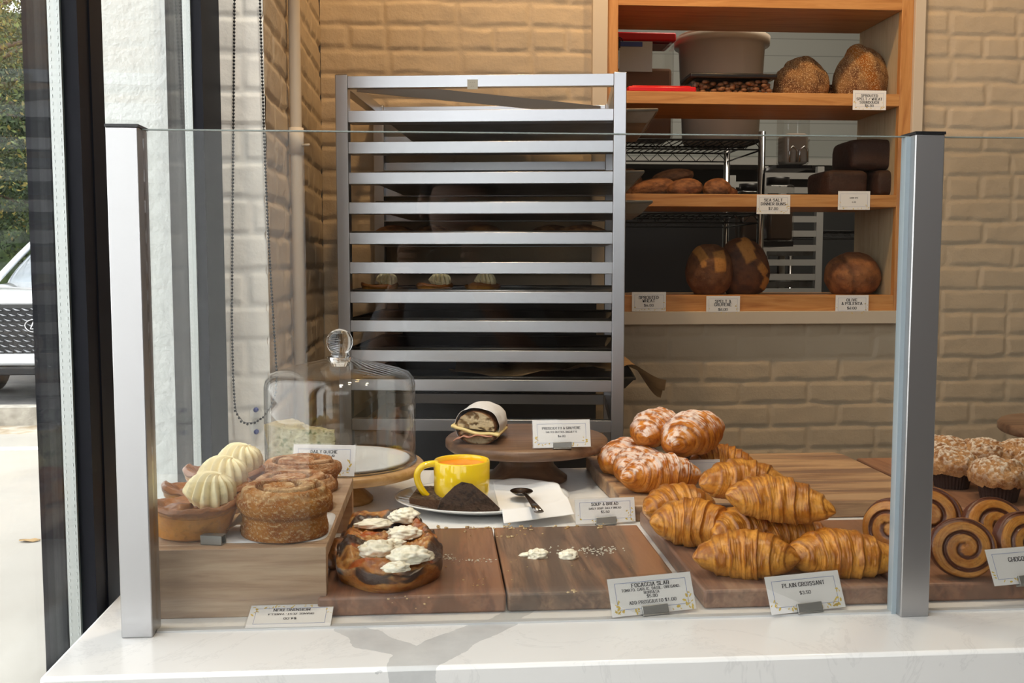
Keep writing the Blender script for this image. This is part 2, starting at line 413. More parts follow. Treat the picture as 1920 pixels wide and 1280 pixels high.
def brick_wall(name, O, du, N, ul, z0, z1, holes=(), res=0.006, seed=0, zoff=0, uoff=0):
    nu = int(ul / res) + 1; nvv = int((z1 - z0) / res) + 1
    u = np.linspace(0, ul, nu); z = np.linspace(z0, z1, nvv); U, Z = np.meshgrid(u, z, indexing='ij')
    H = brick_height(U + uoff, Z - zoff + CRS * 60, seed)
    P = np.asarray(O)[None, None] + U[..., None] * np.asarray(du) + H[..., None] * np.asarray(N) + st(U * 0, U * 0, Z)
    i, j = np.meshgrid(np.arange(nu - 1), np.arange(nvv - 1), indexing='ij')
    q = np.stack([i * nvv + j, (i + 1) * nvv + j, (i + 1) * nvv + j + 1, i * nvv + j + 1], -1).reshape(-1, 4)
    uc = (U[:-1, :-1] + res / 2).ravel(); zc = (Z[:-1, :-1] + res / 2).ravel(); keep = np.ones(len(q), bool)
    for (a, b, c_, d) in holes: keep &= ~((uc > a) & (uc < b) & (zc > c_) & (zc < d))
    return struct(npmesh(name, P, q[keep], M['brick']))
BW = 2.83                                  # back wall plane
WL = -0.32                                 # inner face of left wall
PY = 1.91                                  # end face of the left wall (window jamb)
zoff = ony(1740, 65, BW).z
a = ony(1135, 300, BW).x; b = ony(1705, 300, BW).x
SX0, SX1 = a - 0.0, b
SZ0 = ony(1400, 583, BW).z; STOP = ony(1400, -12, BW).z
OP = (SX0, SX1, SZ0, STOP)
brick_wall('wall_back', (WL, BW, 0), (1, 0, 0), (0, -1, 0), 2.5, 0.55, 2.75, [(SX0 - WL, SX1 - WL, SZ0, STOP)], 0.0055, 0, zoff, 0.02)
brick_wall('wall_left', (WL, BW, 0), (0, -1, 0), (1, 0, 0), BW - PY, 0.55, 2.75, (), 0.006, 3, zoff, 0.01)
M['brick2'] = mat('white_painted_brick_jamb', (0.90, 0.88, 0.83), 0.55, c2=(0.86, 0.84, 0.79), ns=6, bump=0.35, bs=45, bd=0.005)
w = brick_wall('wall_jamb', (-0.402, PY, 0), (1, 0, 0), (0, -1, 0), -WL + -0.0 + 0.402 - 0.64 if False else 0.082, 0.3, 2.75, (), 0.004, 6, zoff, 0.06)
w.data.materials[0] = M['brick2']
# plain shells closing the walls behind, below and above the relief
B1 = MB()
B1.box(WL - 0.2, SX0, BW + 0.01, BW + 0.26, 0, 3.2); B1.box(SX1, 4.0, BW + 0.01, BW + 0.26, 0, 3.2)
B1.box(SX0, SX1, BW + 0.01, BW + 0.26, 0, SZ0); B1.box(SX0, SX1, BW + 0.01, BW + 0.26, STOP, 3.2)
B1.box(2.18, 4.0, BW - 0.002, BW + 0.01, 0, 3.2); B1.box(WL, 2.18, BW - 0.003, BW + 0.01, 2.75, 3.2); B1.box(WL, 2.18, BW - 0.003, BW + 0.01, 0, 0.55)
struct(B1.obj('wall_back_core', M['brick']))
struct(MB().box(-0.62, WL - 0.01, PY + 0.01, BW + 0.3, -0.2, 3.2).obj('wall_left_core', M['stucco']))
struct(MB().box(-0.62, -0.462, PY - 0.02, PY + 0.02, -0.2, 3.2).obj('wall_outside', M['stucco']))
struct(MB().box(-0.72, -0.63, PY + 0.15, PY + 0.6, -0.2, 3.4).obj('wall_outside_dark', M['darkbrown']))
# room shell
struct(box('floor', -0.6, 4.0, FRONT_Y, 7.0, -0.05, 0, M['floorm']))
struct(box('ceiling', -0.62, 4.0, FRONT_Y, BW + 0.26, 3.2, 3.3, M['ceil']))
struct(box('wall_right', 4.0, 4.1, FRONT_Y, 7.0, 0, 3.3, mat('grey_plaster', (0.45, 0.40, 0.34), 0.9)))
wf = MB(); wm = mat('front_wall_plaster', (0.20, 0.16, 0.13), 0.9)
wf.box(-0.62, 4.0, FRONT_Y - 0.15, FRONT_Y, 0, 1.95); wf.box(-0.62, 4.0, FRONT_Y - 0.15, FRONT_Y, 3.1, 3.3)
wf.box(-0.62, -0.5, FRONT_Y - 0.15, FRONT_Y, 1.95, 3.1); wf.box(1.3, 4.0, FRONT_Y - 0.15, FRONT_Y, 1.95, 3.1)
struct(wf.obj('wall_front', wm))
wb = MB().box(-0.55, -0.40, FRONT_Y, -2.2, 0, 3.2); struct(wb.obj('wall_left_rear', wm))
# window_3: clerestory behind the camera
f = MB()
for x in (-0.5, 0.42, 1.25): f.box(x, x + 0.05, FRONT_Y - 0.1, FRONT_Y - 0.02, 1.95, 3.1)
f.box(-0.5, 1.3, FRONT_Y - 0.1, FRONT_Y - 0.02, 1.95, 2.0); f.box(-0.5, 1.3, FRONT_Y - 0.1, FRONT_Y - 0.02, 3.05, 3.1)
w3 = struct(f.obj('window_3', M['frame'])); box('pane', -0.45, 1.25, FRONT_Y - 0.07, FRONT_Y - 0.064, 2.0, 3.05, M['pane'], w3)
# left shopfront window: window_1 (near) and window_2 (beside the jamb)
MY0, MY1, FB = 1.168, 1.2526, 1.768
f = MB()
f.box(-0.46, -0.40, MY0, MY1, -0.05, 3.2); f.box(-0.46, -0.40, -2.2, -2.12, -0.05, 3.2)
f.box(-0.46, -0.40, -2.12, MY0, -0.05, 0.03); f.box(-0.46, -0.40, -2.12, MY0, 3.1, 3.2)
f.box(-0.404, -0.398, MY0 + 0.035, MY0 + 0.039, -0.05, 3.1)
w1 = struct(f.obj('window_1', M['frame'])); 
f = MB(); f.box(-0.46, -0.40, FB, PY, -0.05, 3.2); f.box(-0.46, -0.40, MY1, FB, -0.05, 0.03); f.box(-0.46, -0.40, MY1, FB, 3.1, 3.2)
w2 = struct(f.obj('window_2', M['frame']))
def glazing(w, y0, y1):
    box('pane', -0.4165, -0.4125, y0, y1, 0.03, 3.1, M['pane'], w); box('pane', -0.4345, -0.4305, y0, y1, 0.03, 3.1, M['pane'], w)
    box('spacer', -0.4300, -0.4168, y1 - 0.006, y1 - 0.001, 0.03, 3.1, M['spacer'], w)
    box('spacer', -0.4300, -0.4168, y0 + 0.001, y0 + 0.006, 0.03, 3.1, M['spacer'], w)
    s_ = MB()                                        # perforation dots on the visible spacer face
    for k in range(int(2.9 / 0.008)):
        for x in (-0.4275, -0.4195): s_.box(x - 0.0005, x + 0.0005, y1 - 0.0066, y1 - 0.006, 0.1 + k * 0.008, 0.1035 + k * 0.008)
    s_.obj('spacer_perforation', mat('spacer_dots', (0.62, 0.66, 0.66), 0.3, 0.3) if 'dots' not in M else M['dots'], w)
    g = box('spacer_seal', -0.4300, -0.4168, y1 - 0.001, y1, 0.03, 3.1, mat('green_seal', (0.03, 0.10, 0.08), 0.5), w)
glazing(w1, -2.12, MY0); glazing(w2, MY1, FB)
# ------------------------------------------------------------------ outdoors
gm = NT('pale_concrete'); gn = gm.noise(gm.co(), 0.7, 6, 0.6); gf = gm.noise(gm.co(), 30, 4)
gm.set(Base_Color=gm.mix(gm.math('MULTIPLY', gf, 0.25), gm.ramp(gn, [(0.3, (0.37, 0.35, 0.31)), (0.6, (0.45, 0.43, 0.39))]), (0.35, 0.32, 0.28)), Roughness=0.9)
struct(box('ground', -9, -0.46, -4, 8.0, -0.15, 0, gm.m))
struct(box('ground_soil', -9, 0, 8.0, 8.5, -0.15, 0.0, mat('leaf_litter_soil', (0.34, 0.27, 0.18), 0.95, c2=(0.55, 0.50, 0.42), ns=8)))
struct(box('ground_road', -30, 6, 8.5, 60, -0.2, -0.02, mat('asphalt', (0.12, 0.12, 0.12), 0.9, c2=(0.17, 0.165, 0.16), ns=4)))
struct(box('trim_1', -9, 0, 8.42, 8.6, -0.1, 0.15, mat('curb_concrete', (0.52, 0.49, 0.43), 0.9, c2=(0.30, 0.28, 0.24), ns=9)))
struct(box('trim_2', -9, -0.46, 7.3, 7.42, 0, 0.004, mat('white_road_paint', (0.8, 0.8, 0.78), 0.8)))
lf = surf('dry_leaf', lambda U, V: st((U - .5) * 0.10, (V - .5) * 0.05 * np.sin(PI * np.clip(U, 0.02, .98)), 0.004 + 0.008 * np.sin(V * 5 + U * 4) ** 2), 8, 6, mat('leaf_brown', (0.45, 0.30, 0.14), 0.8), wrap=False)
lf.location = onz(56, 1015, 0.0) ; tag(lf, 'small dry brown leaf lying on the pale pavement outside', 'leaf')
# dark building mass across the road and trees
def tree(label, x, y, h, r, cols, seed, group='trees outside the window'):
    t = thing('tree', label, 'tree', (x, y, 0), 0, group); rg = np.random.default_rng(seed)
    tr = MB().tube([(0, 0, -.1), (0.1, 0, h * .3), (-0.1, 0.1, h * .6), (0, 0, h * .85)], [0.22, 0.17, 0.12, 0.04], 10)
    for k in range(14):
        a = rg.uniform(0, 2 * PI); z = h * rg.uniform(.25, .75); e = Vector((math.cos(a), math.sin(a), .5)) * r * .8
        tr.tube([(0, 0, z), Vector((0, 0, z)) + e * .5, Vector((0, 0, z)) + e + Vector((0, 0, -.2))], [0.06, 0.04, 0.012], 5)
    tr.obj('trunk', mat('bark', (0.10, 0.07, 0.05), 0.9), t)
    n = 42000
    d = rg.normal(size=(n, 3)); d /= np.linalg.norm(d, axis=1)[:, None]; rad = rg.uniform(0.25, 1, n) ** 0.5
    P = d * rad[:, None] * np.array([r, r, h * .42]) ; P[:, 2] += h * .58
    P = P[fbm(P * 1.6, 3, seed) > -0.12]; n = len(P)
    s = rg.uniform(0.02, 0.05, n)[:, None]; A = rg.normal(size=(n, 3)); A /= np.linalg.norm(A, axis=1)[:, None]
    B = np.cross(A, rg.normal(size=(n, 3))); B /= np.linalg.norm(B, axis=1)[:, None]
    Vv = np.stack([P - A * s, P - B * s * .5, P + A * s, P + B * s * .5], 1).reshape(-1, 3)
    cc = np.asarray(cols)[rg.integers(0, len(cols), n)] * rg.uniform(.35, 1.0, n)[:, None]
    npmesh('foliage', Vv, np.arange(4 * n).reshape(-1, 4), leafm, t, False, np.repeat(cc, 4, 0))
lm = NT('leaves'); lm.set(Base_Color=lm.n('ShaderNodeVertexColor', layer_name='Col').outputs[0], Roughness=0.6); leafm = lm.m
G1 = [(0.10, 0.14, 0.03), (0.16, 0.20, 0.05), (0.30, 0.24, 0.05)]; G2 = [(0.03, 0.06, 0.02), (0.06, 0.10, 0.03)]
tree('tall tree with yellow green leaves above the parked car', -7.6, 15.5, 9, 3.4, G1, 1)
tree('dark green tree low behind the parked car roof', -5.2, 17, 5.0, 2.6, G2, 2)
tree('green tree behind the parked car nearest to the window frame', -4.2, 19.5, 10, 3.6, G1 + G2, 3)
tree('olive tree furthest behind the parked car', -9.8, 21, 11, 4.2, G2 + G1, 4)
tree('dark dense tree filling the gap behind the others', -6.8, 25, 9, 4.5, G2, 5)
hd = NT('hedge_green'); hd.set(Base_Color=hd.ramp(hd.noise(hd.co(), 2.2, 8, .7), [(.35, (.008, .016, .006)), (.55, (.04, .07, .02)), (.75, (.14, .16, .04))]), Roughness=.8)
hg = blobby = surf('hedge', lambda U, V: st(-16 + 26 * U, 31 + 1.2 * fbm(st(U * 26, V * 10, U * 0), 4, 6), 8.5 * V + .6 * fbm(st(U * 20, V * 0, U * 0), 3, 8)), 120, 60, hd.m, wrap=False); hg.modifiers.new('thick', 'SOLIDIFY').thickness = 1.0; tag(hg, 'tall dark hedge closing the view far behind the trees', 'hedge')
# parked car, front towards the shop
car = thing('car', 'silver white SUV parked outside with a dark mesh grille', 'car', (-3.90, 10.0, 0))
cw = mat('silver_car_paint', (0.80, 0.82, 0.85), 0.18, 0.2, coat=1.0)
def carbody(U, V):
    # stations front to back (y, half width, belt z, low z)
    ys = np.array([0, .06, .3, .9, 1.25, 1.9, 3.0, 4.2, 4.6]); hw = np.array([.62, .80, .90, .94, .95, .95, .95, .93, .80])
    top = np.array([.98, 1.02, 1.08, 1.13, 1.15, 1.15, 1.14, 1.12, 1.05]); y = U * 4.6
    w_ = np.interp(y, ys, hw); tz = np.interp(y, ys, top); a = V * 2 * PI
    cx = np.sign(np.cos(a)) * np.abs(np.cos(a)) ** 0.32; cz = np.sign(np.sin(a)) * np.abs(np.sin(a)) ** 0.45
    lo = 0.28; mz = (tz + lo) / 2; return st(w_ * cx, y, mz + (tz - lo) / 2 * cz)
surf('body', carbody, 40, 64, cw, car)
def cabin(U, V):
    z = 1.1 + U * .55; ins = U ** 1.3
    x0 = .88 - .22 * ins; y0 = 1.05 + .85 * ins; y1 = 4.45 - .5 * ins; a = V * 2 * PI
    cx = np.sign(np.cos(a)) * np.abs(np.cos(a)) ** 0.35; cy = np.sign(np.sin(a)) * np.abs(np.sin(a)) ** 0.35
    bow = -0.12 * (1 - (cx) ** 2) * (cy < 0)
    return st(x0 * cx, (y0 + y1) / 2 + (y1 - y0) / 2 * cy + bow, z)
surf('cabin_glass', cabin, 12, 72, mat('car_glass', (0.30, 0.34, 0.38), 0.08, 0.3), car)
rf = MB(); rf.prism([(-.62, 1.85), (.62, 1.85), (.66, 2.2), (.66, 4.0), (-.66, 4.0), (-.66, 2.2)], 1.63, 1.69); rf.obj('roof', cw, car, 0.03)
for sx in (-1, 1):
    MB().tube([(sx * .88, 1.1, 1.10), (sx * .78, 1.6, 1.42), (sx * .67, 1.95, 1.66)], 0.035, 6).obj('windscreen_pillar', cw, car)
    MB().tube([(sx * .6, 2.2, 1.72), (sx * .6, 4, 1.72)], 0.02, 6).obj('roof_rail', M['chrome'], car)
box('bonnet_edge', -.62, .62, -0.03, .05, .93, 1.0, cw, car, 0.02)
g = MB(); g.prism([(-.56, .90), (.56, .90), (.40, .62), (.52, .34), (-.52, .34), (-.40, .62)], -0.02, 0.0, Matrix(((1, 0, 0, 0), (0, 0, 1, -0.02), (0, 1, 0, 0), (0, 0, 0, 1))))
gr = g.obj('grille', M['black'], car)
g = MB()
for r_ in range(11):
    z = .88 - r_ * .05; hw_ = .54 - .14 * (1 - abs(z - .62) / .28)
    for k in range(-7, 8):
        x = k * .085 + (.0425 if r_ % 2 else 0)
        if abs(x) < hw_: sg = 1 if x > 0 else -1; g.tube([(x - .036, -.05, z - sg * .018), (x, -.055, z), (x + .036, -.05, z + sg * .004)], [.005, .011, .005], 5)
g.obj('grille_mesh', mat('grille_grey', (0.35, 0.36, 0.38), 0.3, 0.7), gr)
em = MB(); em.tube([(.085 * math.cos(a), -.075, .73 + .06 * math.sin(a)) for a in np.linspace(0, 2 * PI, 28)[:-1]], .008, 6, True)
em.tube([(.0, -.078, .775), (-.035, -.078, .70), (.05, -.078, .70)], .009, 6); em.obj('emblem', M['chrome'], gr)
box('bumper', -.86, .86, -.07, .12, .34, .46, cw, car, 0.03)
box('lower_intake', -.6, .6, -.08, .02, .25, .33, M['black'], car, 0.01)
for sx in (-1, 1):
    MB().box(sx * .72 - .13, sx * .72 + .13, -.0, .2, .80, .90).obj('headlight', mat('headlamp', (0.7, 0.75, 0.8), 0.1, 0.5), car, 0.02)
    for y in (.85, 3.6):
        wq = MB().lathe([(0.01, -.11), (.2, -.11), (.35, -.10), (.37, -.06), (.37, .06), (.35, .10), (.2, .11), (.01, .11)], 28); wo = wq.obj('wheel', M['black'], car); wo.rotation_euler = (0, PI / 2, 0); wo.location = (sx * .84, y, .35)
# ------------------------------------------------------------------ counter
q = NT('marble_quartz'); tc = q.n('ShaderNodeTexCoord'); 
wn = q.n('ShaderNodeTexNoise'); wn.inputs['Scale'].default_value = 13; wn.inputs['Detail'].default_value = 5; q.l(tc.outputs['Object'], wn.inputs['Vector'])
mixv = q.n('ShaderNodeVectorMath', operation='MULTIPLY_ADD'); q.l(wn.outputs['Color'], mixv.inputs[0]); mixv.inputs[1].default_value = (0.045, 0.045, 0.045)
q.l(tc.outputs['Object'], mixv.inputs[2])
sp = q.n('ShaderNodeSeparateXYZ'); q.l(mixv.outputs[0], sp.inputs[0]); X_, Y_ = sp.outputs[0], sp.outputs[1]
def seg(x0, y0, x1, y1, w0, w1):
    """soft mask round a slanted vein, widths in metres"""
    x0 += .0225; x1 += .0225; y0 += .0225; y1 += .0225
    dx, dy = x1 - x0, y1 - y0; L2 = dx * dx + dy * dy
    t = q.math('DIVIDE', q.math('ADD', q.math('MULTIPLY', q.math('SUBTRACT', X_, x0), dx), q.math('MULTIPLY', q.math('SUBTRACT', Y_, y0), dy)), L2, clamp=True)
    ex = q.math('SUBTRACT', X_, q.math('MULTIPLY_ADD', t, dx, x0)); ey = q.math('SUBTRACT', Y_, q.math('MULTIPLY_ADD', t, dy, y0))
    d = q.math('SQRT', q.math('ADD', q.math('MULTIPLY', ex, ex), q.math('MULTIPLY', ey, ey)))
    w0 *= 1.5; w1 *= 1.5; wv = q.math('MULTIPLY_ADD', t, w1 - w0, w0); return q.math('LESS_THAN', d, wv)
def pz(x, y): v = onz(x, y, CT); return v.x, v.y
segs = [seg(*pz(655, 1182), *pz(790, 1232), .010, .017), seg(*pz(770, 1242), *pz(985, 1142), .020, .008), seg(*pz(985, 1142), *pz(1150, 1100), .008, .004),
        seg(*pz(690, 1284), *pz(960, 1276), .026, .014), seg(*pz(960, 1284), *pz(1140, 1290), .012, .004), seg(*pz(1180, 1286), *pz(1400, 1278), .020, .014), seg(*pz(1440, 1290), *pz(1900, 1268), .010, .030)]
mk = segs[0]
for s_ in segs[1:]: mk = q.math('MAXIMUM', mk, s_)
n2 = q.noise(q.co(), 4, 6, 0.7, 1.5); hair = q.ramp(n2, [(0.485, (0, 0, 0)), (0.5, (1, 1, 1)), (0.515, (0, 0, 0))])
gcol = q.ramp(q.noise(q.co(), 22, 5, .6), [(0.3, (0.56, 0.565, 0.565)), (0.7, (0.68, 0.685, 0.68))])
c = q.mix(q.math('MULTIPLY', hair, 0.18), (0.86, 0.855, 0.84), (0.5, 0.5, 0.5)); c = q.mix(mk, c, gcol)
q.set(Base_Color=c, Roughness=0.22, Specular_IOR_Level=0.45); M['marble'] = q.m
CXL = onz(150, 1190, CT).x; CF = onz(960, 1245, CT).y; CB = 1.90
print('counter', CXL, CF, CB)
cn = thing('counter', 'white quartz counter with grey veins running under the glass guard', 'counter', (0, 0, 0))
box('countertop', CXL, 3.2, CF, CB, CT - 0.055, CT, M['marble'], cn, 0.004)
box('counter_body', CXL + 0.02, 3.2, CF + 0.02, CB - 0.03, 0.0, CT - 0.055, mat('counter_front_panel', (0.6, 0.6, 0.6), .5), cn)
# ------------------------------------------------------------------ sneeze guard
sg = thing('sneeze_guard', 'clear glass sneeze guard held by square aluminium posts on the counter', 'glass guard')
lp = onz(224, 1195, CT); rp = onz(1745, 1157, CT); lp1 = onz(285, 1195, CT); rp0 = onz(1690, 1157, CT)
PYF = (lp.y + rp.y) / 2; PW = 0.034
print('posts', lp, lp1, rp0, rp)
def post(x0, x1, px, py):
    zt = ony(px, py, PYF).z
    po = MB().box(x0, x1, PYF, PYF + PW, CT, zt - .002).obj('post', M['post'], sg, 0.0012)
    box('post_cap', x0 - .0006, x1 + .0006, PYF - .0006, PYF + PW + .0006, zt - .002, zt + .001, M['black'], po)
    return zt
xl0, xl1 = ony(212, 715, PYF).x, ony(272, 715, PYF).x
xr0, xr1 = ony(1703, 700, PYF).x, ony(1757, 700, PYF).x
zt = post(xl0, xl1, 232, 234); post(xr0, xr1, 1740, 248)
GY = PYF + PW / 2
def gpanel(x0, x1):
    p = box('glass_panel', x0, x1, GY - .003, GY + .003, CT + .001, zt - .003, M['glass'], sg)
    box('panel_edge', x0, x1, GY - .0031, GY + .0031, zt - .0031, zt - .0019, M['edge'], p)
    box('seal', x0, x1, GY - .0045, GY + .0045, CT, CT + .0022, mat('silicone_seal', (0.55, 0.56, 0.56), 0.4), p)
gpanel(xl1 + .0005, xr0 - .0005); gpanel(xr1 + .0005, 2.2)
box('glazing_channel', xr0 - .005, xr0, GY - .006, GY + .006, CT, zt - .003, mat('bluish_channel', (0.40, 0.48, 0.53), .3, .2), sg)
# ------------------------------------------------------------------ white conduit, bead chain, blind bracket
cp = thing('conduit_pipe', 'painted vertical conduit pipe running up the left brick wall', 'pipe', (0, 0, 0))
v0 = ony(556, 300, 2.26); cx_, cy_ = WL + 0.016, onx(556, 300, WL + 0.016).y
MB().tube([(cx_, cy_, .3), (cx_, cy_, 2.9)], 0.0125, 16).obj('pipe', M['trimw'], cp)
zz = onx(556, 265, cx_).z
cc = MB().tube([(cx_, cy_, zz - .028), (cx_, cy_, zz + .028)], 0.016, 16).obj('coupling', M['trimw'], cp)
MB().tube([(cx_ + .014, cy_ - .008, zz - .01), (cx_ + .03, cy_ - .02, zz - .01)], 0.003, 8).obj('screw', M['trimw'], cc)
bc = thing('bead_chain', 'black beaded blind chain hanging in a long loop before the white jamb', 'chain', (0, 0, 0))
CY = PY - 0.035
pl_ = [(440, 0), (438, 200), (436, 420), (435, 600), (437, 700), (441, 770), (452, 790), (464, 795), (478, 792), (494, 782), (508, 762), (517, 735), (519, 700), (515, 640), (509, 540), (502, 420), (495, 250), (491, 120), (487, -10)]
pw = [ony(x, y, CY) for x, y in pl_]; pw[0] = ony(440, -40, CY); pw[-1] = ony(486, -40, CY)
pts = []
for a_, b_ in zip(pw[:-1], pw[1:]):
    n_ = max(1, int((b_ - a_).length / 0.0062))
    pts += [a_.lerp(b_, k / n_) for k in range(n_)]
V = []; Fs = []
ico = [Vector(v) for v in ((0, 0, 1), (1, 0, 0), (0, 1, 0), (-1, 0, 0), (0, -1, 0), (0, 0, -1))]
s8 = MB().lathe([(0, -1), (.6, -.8), (.95, -.3), (.95, .3), (.6, .8), (0, 1)], 8)
arr = np.array(s8.v); fa = [f for f in s8.f if len(f) == 4]
Vb = (np.array([list(p) for p in pts])[:, None] + arr[None] * 0.0024).reshape(-1, 3)
Fb = (np.arange(len(pts))[:, None, None] * len(arr) + np.array(fa)[None]).reshape(-1, 4)
be = npmesh('beads', Vb, Fb, M['black'], bc); MB().tube(pts[::3], 0.0007, 5).obj('cord', M['black'], bc)
br = thing('chain_bracket', 'clear plastic chain tension bracket with two blue screws on the white jamb', 'bracket', ony(481, 788, PY - .004))
MB().prism([(.006, -.026), (.012, -.018), (.016, 0), (.012, .018), (.006, .026), (-.006, .026), (-.012, .018), (-.014, 0), (-.012, -.018), (-.006, -.026)], -.004, .001, Matrix(((1, 0, 0, 0), (0, 0, 1, 0), (0, 1, 0, 0), (0, 0, 0, 1)))).obj('plate', M['clear'], br, .001)
for z in (-.021, .021): MB().tube([(0, -.007, z), (0, .001, z)], .0045, 14).obj('screw', mat('blue_plug', (.03, .05, .25), .4), br)
MB().tube([(0, -.014, 0), (0, .0, 0)], .006, 16).obj('guide_wheel', M['clear'], br)
# ------------------------------------------------------------------ bakery rack by the wall
RZ = -R(7.3); RL = 0.640; RD = 0.455
p0 = ony(642, 145, 2.37)
def railz(y): return CAMZ + (492 - y) / F * 2.33
rack_group = 'aluminium sheet pan racks'
rk = thing('sheet_pan_rack', 'tall aluminium sheet pan rack standing behind the counter at the brick wall', 'baking rack', (p0.x, p0.y, 0), RZ, rack_group)
ztop = ony(642, 142, 2.37).z
def to_r(px, py, side=0):
    """pixel -> rack-local coordinate on the plane local y = side"""
    d = ray(px, py); Rm = Matrix.Rotation(-RZ, 3, 'Z'); o = Rm @ (Vector((0, 0, CAMZ)) - Vector((p0.x, p0.y, 0))); dd = Rm @ d
    t = (side - o.y) / dd.y; return o + dd * t
for (x, y) in ((0, 0), (RL, 0), (0, RD), (RL, RD)):
    po = box('post', x - .0145, x + .0145, y - .0145, y + .0145, 0.1, ztop, M['steel'], rk, .0015)
    box('post_plug', x - .0130, x + .0130, y - .0130, y + .0130, ztop - .003, ztop + .001, M['black'], po)
    MB().lathe([(.005, -.02), (.05, -.02), (.055, -.01), (.055, .01), (.05, .02), (.005, .02)], 20).obj('caster', M['black'], rk).matrix_local = Matrix.Translation((x, y, .055)) @ Matrix.Rotation(PI / 2, 4, 'X')
ry = [162, 225, 282, 338, 393, 449, 504, 559, 613, 669, 724]
zr = [railz(y) for y in ry]
for k, z in enumerate(zr):
    for y, s_ in ((0, 1), (RD, -1)):
        b = MB(); b.box(.0145, RL - .0145, y - .0125, y - .010 if s_ > 0 else y - .010, z - .0135, z + .0135) if s_ > 0 else b.box(.0145, RL - .0145, y + .010, y + .0125, z - .0135, z + .0135)
        if k: b.box(.0145, RL - .0145, min(y - s_ * .0125, y + s_ * .03), max(y - s_ * .0125, y + s_ * .03), z - .0135, z - .0115)
        b.obj('rail', M['steel'], rk, .0006)
for zc in (railz(800), .55, .15):
    for y in (0, RD): box('frame_bar', .0145, RL - .0145, y - .012, y + .012, zc - .014, zc + .014, M['steel'], rk, .001)
for y in (0, RD): box('top_bar', .0145, RL - .0145, y - .012, y + .01, zr[0] - .0135, zr[0] + .0135, M['steel'], rk, .001)
for x in (0, RL):
    for zc in (zr[0], railz(800), .15): box('end_bar', x - .012, x + .012, .0145, RD - .0145, zc - .0135, zc + .0135, M['steel'], rk, .001)
db = MB(); A_ = Vector((.03, .02, zr[0] - .004)); B_ = Vector((RL - .03, RD - .02, zr[0] - .004)); dv_ = (B_ - A_).normalized(); nn_ = Vector((-dv_.y, dv_.x, 0)) * .002
db.add([A_ - nn_ + Vector((0, 0, .013)), A_ - nn_ - Vector((0, 0, .013)), B_ - nn_ - Vector((0, 0, .013)), B_ - nn_ + Vector((0, 0, .013)), A_ + nn_ + Vector((0, 0, .013)), A_ + nn_ - Vector((0, 0, .013)), B_ + nn_ - Vector((0, 0, .013)), B_ + nn_ + Vector((0, 0, .013))],
       [(0, 1, 2, 3), (7, 6, 5, 4), (0, 3, 7, 4), (1, 5, 6, 2), (0, 4, 5, 1), (3, 2, 6, 7)]); db.obj('diagonal_brace', M['steel'], rk)
lb = to_r(887, 160); st_ = box('maker_sticker', lb.x - .012, lb.x + .012, -.0137, -.0129, lb.z - .011, lb.z + .011, mat('old_sticker', (.62, .60, .50), .6), rk)
text_mesh('sticker_lettering', [('- - -', .003, lb.x, lb.z + .003), ('- -', .003, lb.x, lb.z - .006)], st_, -.0139)
# pans: local box open on top with rolled lip
def pan_mesh(L, Wd, H, m, parent):
    t = .022
    b = MB(); l0, l1, w0, w1 = -L / 2, L / 2, -Wd / 2, Wd / 2
    o = [(l0, w0), (l1, w0), (l1, w1), (l0, w1)]; i_ = [(l0 + t, w0 + t), (l1 - t, w0 + t), (l1 - t, w1 - t), (l0 + t, w1 - t)]
    V = [(x, y, H) for x, y in o] + [(x, y, 0) for x, y in i_] + [(x, y, H - .0012) for x, y in [(a * .996, c * .996) for a, c in o]] + [(x, y, .0012) for x, y in i_]
    Fs = [(4, 7, 6, 5)] + [(k, 4 + k, 4 + (k + 1) % 4, (k + 1) % 4) for k in range(4)] + [(12, 13, 14, 15)] + [(8 + k, 8 + (k + 1) % 4, 12 + (k + 1) % 4, 12 + k) for k in range(4)]
    b.add(V, Fs); o_ = b.obj('pan_body', m, parent)
    r_ = MB().tube([(l0, w0, H), (l1, w0, H), (l1, w1, H), (l0, w1, H)], .0038, 8, True); r_.obj('rolled_rim', m, parent); return o_
pang = 'sheet pans in the rack'
def in_rack(x, y, z): return Matrix.Translation((p0.x, p0.y, 0)) @ Matrix.Rotation(RZ, 4, 'Z') @ Vector((x, y, z))
pan0 = None
plist = [(1, .085, 'pan', 'sheet pan on the uppermost rack ledge sticking out to the right'),
         (3, .055, 'pan', 'grey sheet pan on the third ledge, just above the dark loaves tray'),
         (4, .075, 'pan', 'grey sheet pan on the fourth ledge sticking out towards the dinner buns'),
         (5, .01, 'pan', 'sheet pan under the row of dark rack loaves'),
         (7, .01, 'pan', 'bright rimmed sheet pan under the cream tarts in the rack'),
         (8, .01, 'darkpan', 'black sheet pan one ledge under the cream tarts'),
         (9, .01, 'darkpan', 'black sheet pan two ledges under the cream tarts'),
         (10, .04, 'darkpan', 'sheet pan low in the rack lined with brown parchment')]
PR = {}
for k, dx, mk_, lab in plist:
    z = zr[k] - .0115
    loc = in_rack(RL / 2 + dx, RD / 2, z - .0); loc = in_rack(RL / 2 + dx, RD / 2, zr[k] - .0113)
    if mk_ not in PR:
        t = thing('sheet_pan', lab, 'baking tray', loc, RZ, pang); pan_mesh(.645, .415, .026, M[mk_], t); PR[mk_] = t
    else: t = dup(PR[mk_], lab, loc, RZ)
for k in (11, 12, 13):
    zk = railz(800) - .1 - .075 * (k - 11)
pm = surf('parchment_sheet', lambda U, Vv: st(-.16 + U * .535, (Vv - .5) * (.34 - .2 * sm(.75, 1, U)), .012 + .022 * fbm(st(U * 7, Vv * 3, U * 0), 3, 4) + .02 * sm(.45, .68, U) - .10 * sm(.78, 1.0, U) ** 1.3 * (0.5 + .5 * Vv)), 60, 20, M['parch'], wrap=False)
